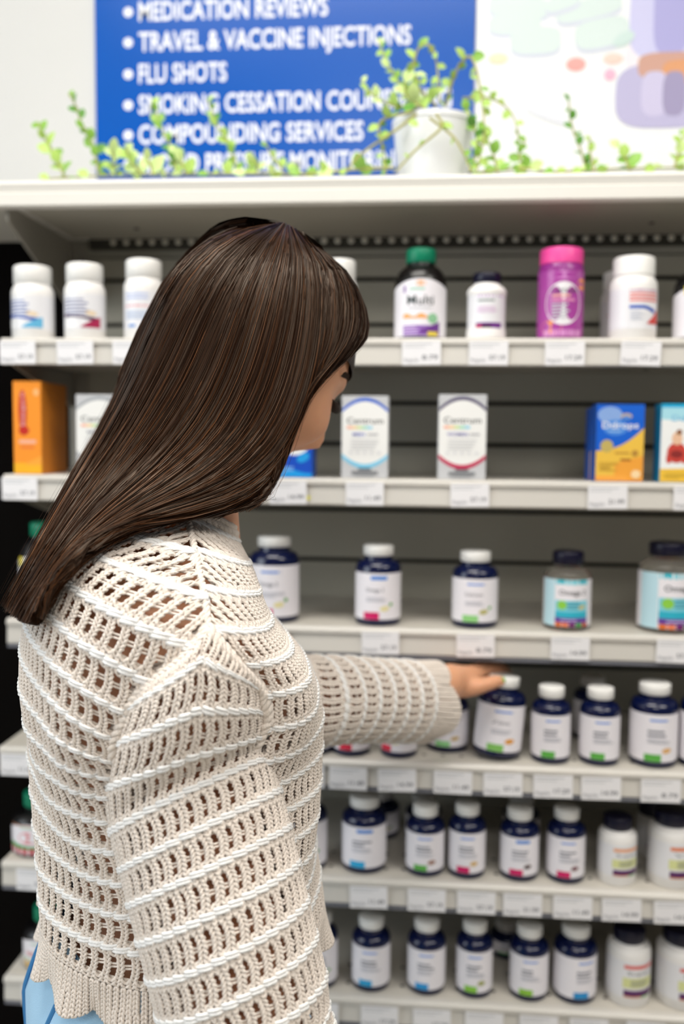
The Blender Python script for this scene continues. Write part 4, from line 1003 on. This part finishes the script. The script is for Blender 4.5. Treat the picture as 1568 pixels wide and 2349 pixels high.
# ------------------------------------------------------------------ body (one continuous skin)
HC = atd(594, 818, .885)                                   # middle of the head, level with the eyes
HY, HP = math.radians(37), math.radians(33)
hF = np.array([math.cos(HY) * math.cos(HP), math.sin(HY) * math.cos(HP), -math.sin(HP)])
hR = np.array([math.sin(HY), -math.cos(HY), 0.0]); hU = np.cross(hR, hF)
def hp(r, f, u): return HC + hR * r + hF * f + hU * u
bm_v, bm_f = [], []
def badd(v, f):
    b = len(bm_v); bm_v.extend([tuple(map(float, p)) for p in v]); bm_f.extend([tuple(i + b for i in q) for q in f])
def ga(x, s): return np.exp(-(x / s) ** 2)
def head_geo(nu=72, nv=54):
    V = []; F_ = []
    for j in range(nv + 1):
        th = math.pi * j / nv
        for i in range(nu):
            ph = 2 * math.pi * i / nu
            x, y, z = math.sin(th) * math.cos(ph), math.sin(th) * math.sin(ph), math.cos(th)
            r = .0735 * x; f = (.088 if y > 0 else .099) * y; u = (.113 if z > 0 else .116) * z
            lo = max(0.0, -z)
            r *= 1 - .30 * lo ** 1.6                     # narrowing jaw
            if y < 0: f *= 1 - .42 * lo ** 1.3           # nape
            fr = max(0.0, y)
            face = fr ** .6
            d = 0.0
            d += .0225 * ga(r, .0105) * ga(u + .036, .0165) + .010 * ga(r, .009) * ga(u + .012, .018)      # nose
            d += .005 * ga(abs(r) - .026, .018) * ga(u - .022, .009)                                       # brow
            d -= .0085 * ga(abs(r) - .032, .014) * ga(u - .002, .0105)                                     # sockets
            d += .0035 * ga(abs(r) - .032, .010) * ga(u - .000, .0065)                                     # lids
            d += .0080 * ga(r, .020) * ga(u + .072, .0065) + .0070 * ga(r, .018) * ga(u + .083, .006) - .002 * ga(r, .022) * ga(u + .0775, .0022)   # lips
            d += .010 * ga(r, .020) * ga(u + .104, .012)                                                   # chin
            d += .017 * ga(abs(r) - .043, .021) * ga(u + .040, .023)                                       # smiling cheeks
            f += d * face; r += math.copysign(.007, r) * ga(abs(r) - .055, .018) * ga(u + .035, .024) * max(0, y + .25)
            V.append(hp(r, f, u))
    for j in range(nv):
        for i in range(nu):
            k = (i + 1) % nu; F_.append((j * nu + i, (j + 1) * nu + i, (j + 1) * nu + k, j * nu + k))
    return V, F_
badd(*head_geo())
def loft(rings):
    n = len(rings[0]); V = [p for r in rings for p in r]; F_ = []
    for j in range(len(rings) - 1):
        for i in range(n):
            k = (i + 1) % n; F_.append((j * n + i, j * n + k, (j + 1) * n + k, (j + 1) * n + i))
    F_.append(tuple(range(n - 1, -1, -1))); F_.append(tuple((len(rings) - 1) * n + i for i in range(n)))
    badd(V, F_)
def limb(pts, radii, n=18, sm=6, flat=None):
    S = spline(pts, sm * (len(pts) - 1) + 1); R = spline(np.array(radii)[:, None], len(S))[:, 0]
    # rounded ends
    S = np.vstack([S[0] - (S[1] - S[0]) / np.linalg.norm(S[1] - S[0]) * R[0] * .6, S, S[-1] + (S[-1] - S[-2]) / np.linalg.norm(S[-1] - S[-2]) * R[-1] * .6]); R = np.r_[R[0] * .55, R, R[-1] * .55]
    badd(*tube_geo(S, R, n))
# torso: follows the sweater a little inside it
tor = []
q = np.linspace(0, 2 * math.pi, 48, endpoint=False)
for z, a, bf, bb, cf in ((.80, .155, .10, .115, .0), (.88, .165, .10, .12, .0), (.94, .150, .092, .098, 0), (1.0, .128, .085, .090, 0), (1.06, .132, .092, .102, 0), (1.12, .150, .098, .118, 0),
                         (1.17, .164, .090, .128, 0), (1.21, .168, .070, .124, -.0), (1.245, .150, .045, .108, -.004), (1.275, .098, .035, .088, -.010), (1.300, .058, .034, .062, -.012)):
    tor.append([bp(a * math.copysign(abs(math.sin(t)) ** .9, math.sin(t)), cf + (bf if math.cos(t) > 0 else bb) * math.copysign(abs(math.cos(t)) ** .9, math.cos(t)), z) for t in q])
loft(tor)
nk0 = bp(0, -.006, 1.27); nk1 = hp(0, -.030, -.075)
limb([nk0, nk0 * .45 + nk1 * .55 + Fv * -.006, nk1, hp(0, -.02, -.03)], [.062, .054, .053, .055], 24)
# right arm inside the sleeve
RJ = bp(.145, -.005, 1.190)
limb([bp(.08, -.01, 1.205), RJ, RA[1] * .8 + RJ * .2 + Zv * .01, RA[3], RA[5], RA[6]], [.048, .050, .050, .046, .042, .041], 20)
limb([RA[6], RA[7], RA[8], RA[9], RA[9] + dr * .05], [.041, .038, .033, .027, .026], 18)
LJ = bp(-.140, .025, 1.19)
WR = atd(1030, 1562, 1.205); W0 = atd(985, 1585, 1.175)
limb([bp(-.08, 0, 1.205), LJ, LA[1], LA[2]], [.050, .050, .044, .039], 20)
limb([LA[2], LA[3], atd(905, 1598, 1.12), W0, WR], [.039, .037, .033, .027, .0245], 18)
def fingers(chains):
    for pts, radii in chains: limb(pts, radii, 12, 5)
def P3(*a): return [atd(*x) for x in a]
# left hand closing over the cap of the bottle
limb([WR, atd(1058, 1562, 1.225), atd(1082, 1556, 1.245)], [.023, .021, .018], 18)
limb([atd(1040, 1575, 1.212), atd(1070, 1566, 1.232)], [.017, .018], 14)
fingers([
    (P3((1048, 1580, 1.215), (1080, 1578, 1.2085), (1110, 1571, 1.2085), (1134, 1564, 1.214), (1150, 1562, 1.218)), [.013, .0118, .0102, .0092, .0078]),
    (P3((1080, 1545, 1.245), (1112, 1535, 1.262), (1142, 1536, 1.276), (1162, 1550, 1.286), (1170, 1564, 1.288)), [.011, .0098, .0090, .0082, .0070]),
    (P3((1084, 1540, 1.252), (1118, 1530, 1.276), (1148, 1533, 1.298), (1164, 1550, 1.309), (1170, 1567, 1.311)), [.011, .0098, .0090, .0082, .0070]),
    (P3((1082, 1546, 1.262), (1116, 1538, 1.290), (1143, 1544, 1.310), (1156, 1562, 1.318), (1158, 1578, 1.316)), [.0105, .0094, .0086, .0078, .0068]),
    (P3((1074, 1556, 1.268), (1102, 1552, 1.297), (1124, 1562, 1.314), (1134, 1578, 1.318)), [.0098, .0086, .0078, .0066])])
# right hand below the frame, relaxed
H0 = RA[9] + dr * .07; hu = np.cross(dr, Sv); hu /= np.linalg.norm(hu)
limb([RA[9] + dr * .04, H0, H0 + dr * .045], [.025, .027, .026], 16)
for k in range(4):
    o_ = hu * (.027 - .018 * k); ln = (.9, 1.0, .94, .78)[k]
    limb([H0 + dr * .04 + o_ * .9, H0 + dr * (.04 + .040 * ln) + o_ * 1.05 - Sv * .006, H0 + dr * (.04 + .066 * ln) + o_ * 1.05 - Sv * .018, H0 + dr * (.04 + .080 * ln) + o_ - Sv * .032], [.0095, .0088, .0080, .0066], 12, 5)
limb([H0 + hu * .02, H0 + hu * .038 + dr * .03 - Sv * .01, H0 + hu * .040 + dr * .058 - Sv * .02], [.013, .0105, .0085], 12, 5)
# legs under the jeans
for s in (-1, 1):
    limb([bp(.085 * s, -.005, .86), bp(.095 * s, .01, .66), bp(.085 * s, .02, .46), bp(.085 * s, .0, .28), bp(.085 * s, -.01, .09)], [.085, .078, .055, .048, .035], 18)
me = bpy.data.meshes.new('body_raw'); me.from_pydata(bm_v, [], bm_f); me.update()
raw = bpy.data.objects.new('body_raw', me); COL.objects.link(raw)
rm = raw.modifiers.new('skin', 'REMESH'); rm.mode = 'VOXEL'; rm.voxel_size = .0036
smo = raw.modifiers.new('soft', 'SMOOTH'); smo.factor = .5; smo.iterations = 4
dg = bpy.context.evaluated_depsgraph_get(); bmesh_ = bpy.data.meshes.new_from_object(raw.evaluated_get(dg))
bpy.data.objects.remove(raw); bmesh_.name = 'body'
bmesh_.materials.clear()
M_skin = mat('skin', 'dca27e', .48, var=.06, vscale=35, bump=.08, bscale=500, sss=.25)
bmesh_.materials.append(M_skin); bmesh_.polygons.foreach_set('use_smooth', [True] * len(bmesh_.polygons))
body = toP(link('body', bmesh_))
# brows, lashes, eyes, nails
M_hairdark = mat('brow_hair', '241812', .6)
def strokes(name, items, r, parent):
    mb = MB()
    for pts in items: mb.tube(spline(pts, 7), np.array([1, 1.1, 1.1, 1, .85, .6, .25]) * r, M_hairdark, 5)
    o = toP(mb.obj(name)); o.parent = body; return o
rr = random.Random(3)
for s in (1, -1):
    it = []
    for k in range(20):
        t = k / 19; r0 = s * (.012 + .040 * t); u0 = .0185 + .006 * math.sin(t * 2.2) - .006 * t * t; f0 = .0860 - 9.0 * r0 * r0
        it.append([hp(r0, f0, u0), hp(r0 + s * .004, f0 + .0010 - .002 * t, u0 + .003), hp(r0 + s * .009, f0 - .002 * t, u0 + .0035)])
    strokes('eyebrow', it, .00055, body)
    it = []
    for k in range(22):
        t = k / 21; r0 = s * (.020 + .027 * t); f0 = .0800 - .0165 * t * t
        it.append([hp(r0, f0, -.0035), hp(r0 + s * .002 * t, f0 + .006, -.0055), hp(r0 + s * .006 * t, f0 + .0125, -.0040 - .001 * t)])
    strokes('eyelash', it, .0004, body)
tn = atd(1148, 1561, 1.2105)
mb = MB(); V, F_ = [], []
ax = atd(1152, 1561, 1.220) - atd(1134, 1563, 1.216); ax /= np.linalg.norm(ax); nn = CAM - tn; nn -= ax * (nn @ ax); nn /= np.linalg.norm(nn); sd = np.cross(ax, nn)
for i in range(6):
    for k in range(6):
        a = -1 + 2 * k / 5; l = i / 5; wd_ = .0062 * (1 - .25 * max(0, l - .6) / .4)
        V.append(tn + ax * (-.004 + .011 * l) + sd * wd_ * a + nn * (.0012 - .0042 * a * a - .001 * l))
F_ = [(i * 6 + k, i * 6 + k + 1, (i + 1) * 6 + k + 1, (i + 1) * 6 + k) for i in range(5) for k in range(5)]
mb.add(V, F_, mat('nail_green', '8cc45a', .2, coat=.5)); o = toP(mb.obj('thumbnail')); o.parent = body; o['label'] = 'lime green painted thumbnail'
md = o.modifiers.new('t', 'SOLIDIFY'); md.thickness = .0006
# ------------------------------------------------------------------ jeans and shoes
def denim():
    M = mat('denim', 'a6d0ee', .85, var=.10, vscale=22, bump=.35, bscale=900, sheen=.1); return M
jr = []
for z, a, bf, bb in ((.40, .13, .11, .11), (.55, .155, .115, .12), (.70, .172, .118, .128), (.80, .182, .118, .146), (.87, .174, .116, .142), (.91, .160, .112, .128), (.935, .152, .106, .118), (.945, .151, .105, .117)):
    jr.append([bp(a * math.copysign(abs(math.sin(t)) ** .9, math.sin(t)), (bf if math.cos(t) > 0 else bb) * math.copysign(abs(math.cos(t)) ** .9, math.cos(t)) + .004 * math.sin(9 * t + z * 30), z) for t in q])
jb = MB(); n = len(q); V = [p for r in jr[2:] for p in r]; F_ = [(j * n + i, j * n + (i + 1) % n, (j + 1) * n + (i + 1) % n, (j + 1) * n + i) for j in range(len(jr) - 3) for i in range(n)]
jb.add(V, F_, denim())
for s in (-1, 1):
    S = spline([bp(.088 * s, -.002, .80), bp(.095 * s, .012, .66), bp(.085 * s, .02, .46), bp(.085 * s, 0, .28), bp(.085 * s, -.01, .075)], 30)
    jb.tube(S, spline(np.array([.108, .098, .078, .074, .072])[:, None], 30)[:, 0], denim(), 28, cap=False)
jeans = toP(jb.obj('jeans')); jeans['label'] = 'light blue denim jeans'
def seam(fn, z0, z1, name='seam'):
    P = [fn(z) for z in np.linspace(z0, z1, 30)]; o = toP(MB().tube(P, .0022, mat('denim_seam', '3f7fb4', .8), 6).obj(name)); o.parent = jeans
def jpt(t, z, e=.001):
    zz_ = np.array([.70, .80, .87, .91, .935, .945]); A_ = np.interp(z, zz_, [.172, .182, .174, .160, .152, .151]); B_ = np.interp(z, zz_, [.128, .146, .142, .128, .118, .117])
    return bp((A_ + e) * math.copysign(abs(math.sin(t)) ** .9, math.sin(t)), (B_ + e) * math.copysign(abs(math.cos(t)) ** .9, math.cos(t)) + .004 * math.sin(9 * t + z * 30), z)
seam(lambda z: jpt(math.pi - .0, z), .72, .944); seam(lambda z: jpt(math.pi - .55 - (z - .93) * 1.2, z), .74, .944); seam(lambda z: jpt(math.pi - 1.25 + (z - .93) * .8, z), .74, .944)
for s in (-1, 1):
    c_ = bp(.088 * s, .03, 0)
    rings = []
    sh = MB(); V = []
    for z, k in ((.001, 1.0), (.02, 1.02), (.045, .92), (.07, .72), (.085, .62)):
        for t in np.linspace(0, 2 * math.pi, 24, endpoint=False):
            lng = (.13 if math.cos(t) > 0 else .10) * (k if math.cos(t) > 0 else min(1, k + .15)) * (1 if z < .05 or math.cos(t) < 0 else .55)
            V.append(c_ + Sv * (.045 * k * math.sin(t)) + Fv * (lng * math.cos(t)) + Zv * z)
    F_ = [(j * 24 + i, j * 24 + (i + 1) % 24, (j + 1) * 24 + (i + 1) % 24, (j + 1) * 24 + i) for j in range(4) for i in range(24)] + [tuple(range(23, -1, -1)), tuple(96 + i for i in range(24))]
    sh.add(V, F_, mat('shoe_white', 'e8e6e2', .6)); toP(sh.obj('shoe'))
# ------------------------------------------------------------------ hair
GUIDES = [  # measured along the fall of the hair: picture x, y and distance
    [(640, 516, .90), (560, 522, .905), (470, 560, .91), (395, 635, .915), (340, 740, .912), (295, 850, .905), (235, 975, .895), (165, 1100, .885), (105, 1215, .875), (55, 1315, .865), (12, 1392, .86)],
    [(645, 514, .89), (580, 540, .865), (505, 600, .85), (440, 700, .84), (390, 810, .835), (335, 920, .83), (270, 1030, .828), (190, 1140, .826), (120, 1250, .825), (70, 1335, .827), (30, 1410, .83)],
    [(650, 514, .88), (605, 560, .845), (550, 650, .825), (505, 760, .812), (460, 870, .806), (395, 980, .80), (310, 1085, .80), (220, 1175, .80), (140, 1275, .805), (85, 1360, .812), (48, 1425, .818)],
    [(655, 516, .88), (640, 580, .835), (610, 680, .812), (580, 790, .800), (540, 900, .793), (475, 1010, .787), (375, 1100, .784), (265, 1180, .786), (165, 1270, .795), (100, 1360, .805), (64, 1432, .812)],
    [(664, 520, .88), (682, 595, .838), (676, 700, .815), (655, 810, .803), (620, 920, .795), (560, 1020, .787), (455, 1110, .780), (315, 1180, .780), (190, 1260, .790), (115, 1350, .80), (76, 1430, .808)],
    [(674, 526, .885), (722, 610, .850), (726, 720, .828), (712, 830, .815), (682, 930, .806), (630, 1030, .797), (530, 1115, .788), (370, 1175, .782), (215, 1245, .787), (125, 1335, .797), (84, 1415, .805)],
    [(684, 533, .89), (752, 625, .865), (760, 735, .845), (735, 838, .830), (694, 932, .819), (648, 1032, .808), (572, 1122, .799), (430, 1178, .790), (250, 1225, .787), (135, 1320, .795), (90, 1400, .80)],
    [(694, 540, .895), (785, 640, .880), (806, 735, .866), (755, 835, .846), (695, 932, .830), (655, 1032, .818), (605, 1128, .810), (500, 1180, .800), (350, 1195, .792), (225, 1235, .79), (140, 1305, .793)],
]
from mathutils.bvhtree import BVHTree
def _quads(G_):
    nv, nu = G_.shape[:2]; i, j = np.meshgrid(np.arange(nv - 1), np.arange(nu - 1), indexing='ij'); b = (i * nu + j).ravel()
    return [tuple(map(float, p)) for p in G_.reshape(-1, 3)], np.stack([b, b + 1, b + nu + 1, b + nu], 1)
bv = [tuple(v.co + v.normal * .0115) for v in bmesh_.vertices]; bf_ = [tuple(p.vertices) for p in bmesh_.polygons]
T_body = BVHTree.FromPolygons(bv, bf_); T_knit = [BVHTree.FromPolygons(*(lambda q: (q[0], q[1].tolist()))(_quads((S_.G + S_.N * .014)[::3, ::3]))) for S_ in (SB, SF_, SR)]
def front_of(px, py, d):
    """distance at which hair seen at this place lies just outside head, neck and knitwear"""
    r_ = ray(px, py); n_ = np.linalg.norm(r_); lim = d
    h = T_body.ray_cast(Vector(CAM), Vector(r_ / n_))
    if h[0] is not None: lim = min(lim, h[3] / n_ - .002)
    for T_ in T_knit:
        h = T_.ray_cast(Vector(CAM), Vector(r_ / n_))
        if h[0] is not None: lim = min(lim, h[3] / n_ - .010)
    return lim
def clear(gs):
    gs = np.array(gs, float); D0 = gs[..., 2].copy(); D1 = D0.copy()
    for it in range(12):
        for a_ in range(gs.shape[0]):
            for b_ in range(gs.shape[1]): D1[a_, b_] = front_of(gs[a_, b_, 0], gs[a_, b_, 1], D1[a_, b_])
        if True:
            k = D1.copy(); k[:, 1:-1] = np.minimum(D1[:, 1:-1], .25 * D1[:, :-2] + .5 * D1[:, 1:-1] + .25 * D1[:, 2:]); D1 = k
            k = D1.copy(); k[1:-1] = np.minimum(D1[1:-1], .25 * D1[:-2] + .5 * D1[1:-1] + .25 * D1[2:]); D1 = k
    return np.array([[atd(gs[a_, b_, 0], gs[a_, b_, 1], D1[a_, b_]) for b_ in range(gs.shape[1])] for a_ in range(gs.shape[0])])
GU = np.array([spline(g, 21) for g in np.array(GUIDES, float)]); GU = spline(GU.reshape(len(GUIDES), -1), 22).reshape(22, 21, 3)
HG = clear(GU)
# front lock swept over the temple, and the far side of the head
LOCK = clear([
    [(684, 533, .89), (735, 620, .865), (735, 735, .845), (712, 830, .830), (676, 905, .822), (650, 970, .815), (624, 1040, .81), (598, 1100, .806), (600, 1145, .803), (548, 1172, .80), (480, 1186, .797)],
    [(690, 540, .90), (775, 615, .89), (805, 690, .885), (800, 765, .875), (770, 822, .862), (724, 880, .848), (688, 945, .836), (662, 1015, .826), (638, 1080, .818), (606, 1130, .812), (560, 1172, .808)],
    [(694, 543, .91), (785, 618, .90), (826, 695, .90), (830, 762, .892), (796, 812, .876), (738, 866, .858), (690, 928, .844), (664, 995, .834), (640, 1060, .826), (614, 1116, .818), (580, 1158, .812)],
    [(698, 546, .92), (790, 622, .93), (836, 705, .93), (842, 768, .925), (810, 808, .90), (742, 860, .868), (686, 925, .850), (660, 998, .836), (636, 1064, .828), (610, 1120, .820), (580, 1162, .814)]])
def far_side():
    g = []
    for k in range(6):
        t = k / 5
        top = hp(-.004, .070 - .15 * t, .118 - .030 * abs(t - .4)); a = [top]
        a += [hp(-.055, .060 - .15 * t, .092), hp(-.086, .045 - .14 * t, .035)]
        b = hp(-.088, .035 - .13 * t, -.03)
        for q_ in range(1, 9): a.append(b + Zv * (-.036 * q_) + Fv * (-.004 * q_ * (1 + t)) + Sv * (.003 * q_))
        g.append(a)
    return np.array(g)
FG = far_side()
FG = np.array([spline(g, 21) for g in FG])
def back_side():
    """hair down the back of the head and neck, between the far side and the silhouette"""
    A_ = FG[-1]; B_ = HG[0]; o_ = []
    for t in (0.0, .25, .5, .75, 1.0):
        P = A_ * (1 - t) + B_ * t
        bul = np.sin(math.pi * t) * np.interp(np.linspace(0, 10, 21), range(11), [.0, .01, .025, .03, .028, .02, .015, .01, .008, .005, 0])
        P = P + np.outer(bul, np.array([-.10, .55, .05])); o_.append(P)
    return np.array(o_)
BG = back_side()
def gsurf(G3, NU_, NV_):
    a = np.array([spline(g, NV_) for g in G3]); return spline(a.reshape(len(G3), -1), NU_).reshape(NU_, NV_, 3)
M_hair = bpy.data.materials.new('hair_brown'); M_hair.use_nodes = True
nt = M_hair.node_tree; B_ = nt.nodes['Principled BSDF']; B_.inputs['Roughness'].default_value = .36; B_.inputs['Specular IOR Level'].default_value = .32; B_.inputs['Specular Tint'].default_value = (1.0, .80, .62, 1)
at_ = nt.nodes.new('ShaderNodeAttribute'); at_.attribute_name = 'tone'; rp = nt.nodes.new('ShaderNodeValToRGB')
rp.color_ramp.elements[0].color = (*lin('1b0f08'), 1); rp.color_ramp.elements[1].color = (*lin('74492b'), 1); e_ = rp.color_ramp.elements.new(.55); e_.color = (*lin('2b190f'), 1)
nt.links.new(at_.outputs['Fac'], rp.inputs[0]); nt.links.new(rp.outputs[0], B_.inputs['Base Color'])
def mesh_np(name, V, F4, material, tone=None, parent=None, smooth=True):
    me = bpy.data.meshes.new(name); me.vertices.add(len(V)); me.vertices.foreach_set('co', np.asarray(V, np.float32).ravel())
    n = len(F4); me.loops.add(n * 4); me.loops.foreach_set('vertex_index', np.asarray(F4, np.int32).ravel())
    me.polygons.add(n); me.polygons.foreach_set('loop_start', np.arange(n, dtype=np.int32) * 4); me.polygons.foreach_set('loop_total', np.full(n, 4, np.int32))
    me.polygons.foreach_set('use_smooth', np.full(n, smooth)); me.materials.append(material); me.update(calc_edges=True)
    if tone is not None:
        a = me.attributes.new('tone', 'FLOAT', 'POINT'); a.data.foreach_set('value', np.asarray(tone, np.float32))
    return toP(link(name, me))
HV, HF4, HTn = [], [], []; hb = 0
def hadd(V, F4, tone):
    global hb
    HV.append(V); HF4.append(F4 + hb); HTn.append(tone); hb += len(V)
def shell(G3, NU_, NV_, inset):
    S = gsurf(G3, NU_, NV_); c = HC
    n = np.cross(np.gradient(S, axis=0), np.gradient(S, axis=1)); n /= np.linalg.norm(n, axis=2)[..., None] + 1e-9
    k_ = int(NV_ * .45); inn = -1.0 if np.sum(n[:, :k_] * (S[:, :k_] - c)) > 0 else 1.0      # towards the head, the same along the whole fall
    V = (S + n * inn * inset).reshape(-1, 3); i, j = np.meshgrid(np.arange(NU_ - 1), np.arange(NV_ - 1), indexing='ij'); b = (i * NV_ + j).ravel()
    hadd(V, np.stack([b, b + NV_, b + NV_ + 1, b + 1], 1), np.full(len(V), .3))
def strands(G3, N, NV_, thick, r, seed, spread=.0, ragged=.12, tone0=.34):
    rg = np.random.default_rng(seed); K = 400
    S = gsurf(G3, K, NV_); g = np.sort(rg.random(N)) * (K - 1)
    cl = np.round(g / 5.0) * 5.0 + rg.normal(0, .6, N); mix = rg.random(N) * .55        # clumps
    gi = np.clip(g, 0, K - 1); ge = np.clip(g * (1 - mix) + cl * mix + rg.normal(0, spread * K, N), 0, K - 1)
    w = np.linspace(0, 1, NV_)[None] ** .8; G_ = gi[:, None] * (1 - w) + ge[:, None] * w
    i0 = np.clip(G_.astype(int), 0, K - 2); a = (G_ - i0)[..., None]; j = np.arange(NV_)[None].repeat(N, 0)
    P = S[i0, j] * (1 - a) + S[i0 + 1, j] * a
    n = np.cross(np.gradient(S, axis=0), np.gradient(S, axis=1)); n /= np.linalg.norm(n, axis=2)[..., None] + 1e-9
    k_ = int(NV_ * .45); n = n * (1.0 if np.sum(n[:, :k_] * (S[:, :k_] - HC)) > 0 else -1.0); Nn = n[i0, j]
    lift = (rg.random(N) - .65) * thick
    wave = .0012 * np.sin(np.linspace(0, 1, NV_)[None] * rg.uniform(4, 10, N)[:, None] + rg.uniform(0, 6, N)[:, None]) * w
    lump = .0016 * np.sin(g / K * 160)[:, None] * w + .0010 * np.sin(g / K * 61 + 1)[:, None]
    P = P + Nn * (lift[:, None] * (0.25 + .75 * w) + wave + lump)[..., None]
    # uneven ends
    ln = 1 - ragged * rg.random(N) ** 2.2
    tq = np.linspace(0, 1, NV_)[None] * ln[:, None] * (NV_ - 1); t0 = np.clip(tq.astype(int), 0, NV_ - 2); ta = (tq - t0)[..., None]; ii = np.arange(N)[:, None]
    P = P[ii, t0] * (1 - ta) + P[ii, t0 + 1] * ta
    T = np.gradient(P, axis=1); T /= np.linalg.norm(T, axis=2)[..., None] + 1e-9
    A_ = np.cross(T, Nn); A_ /= np.linalg.norm(A_, axis=2)[..., None] + 1e-9; Bn = np.cross(A_, T)
    rad = (r * rg.uniform(.7, 1.25, N))[:, None] * (1 - .55 * np.linspace(0, 1, NV_)[None] ** 6)
    roll = rg.uniform(-.75, .75, N)[:, None] + .5 * np.sin(np.linspace(0, 1, NV_)[None] * 5 + rg.uniform(0, 6, N)[:, None]); Wd = np.cos(roll)[..., None] * A_ + np.sin(roll)[..., None] * Bn
    V = np.stack([P - Wd * rad[..., None], P + Wd * rad[..., None]], 2).reshape(-1, 3)
    s_, jj = np.meshgrid(np.arange(N), np.arange(NV_ - 1), indexing='ij'); b = ((s_ * NV_ + jj) * 2).ravel()
    F4 = np.stack([b, b + 1, b + 3, b + 2], 1)
    tone = np.clip(tone0 + .13 * rg.normal(0, 1, N) + .22 * (rg.random(N) < .06), 0, 1)[:, None, None] + (.20 * w ** 3)[..., None] * np.ones(2)
    hadd(V, F4, tone.reshape(-1))
# scalp cap
capV = []; NU_, NVc = 40, 20
for i in range(NU_):
    for j in range(NVc):
        ph = 2 * math.pi * i / (NU_ - 1); lim = 1.28 if math.sin(ph) > .3 else 2.1
        th = lim * j / (NVc - 1); capV.append(hp(.0755 * math.sin(th) * math.cos(ph), .0985 * math.sin(th) * math.sin(ph) - .003, .115 * math.cos(th)))
ci, cj = np.meshgrid(np.arange(NU_ - 1), np.arange(NVc - 1), indexing='ij'); b = (ci * NVc + cj).ravel()
hadd(np.array(capV), np.stack([b, b + NVc, b + NVc + 1, b + 1], 1), np.full(len(capV), .3))
shell(HG, 60, 40, .005); shell(BG, 24, 40, .004); shell(FG, 24, 40, .004); shell(LOCK, 20, 30, .004)
strands(HG, 15000, 22, .006, .00034, 1, .004); strands(HG, 1400, 22, .011, .00026, 5, .012, .2, .55)
strands(HG, 140, 22, .030, .00016, 9, .03, .3, .5); strands(LOCK, 90, 20, .026, .00016, 8, .05, .4, .5); strands(LOCK, 3600, 20, .006, .00036, 2, .006, .3); strands(BG, 3000, 20, .006, .0005, 3, .004); strands(FG, 2400, 18, .006, .0006, 4, .004, .25)
hair = mesh_np('hair', np.concatenate(HV), np.concatenate(HF4), M_hair, np.concatenate(HTn)); hair['label'] = 'long straight dark brown hair'
# ------------------------------------------------------------------ the bottle in her hand
HELD.rotation_euler = (math.radians(-2), math.radians(5), .05)
HELD.location.z += .0045
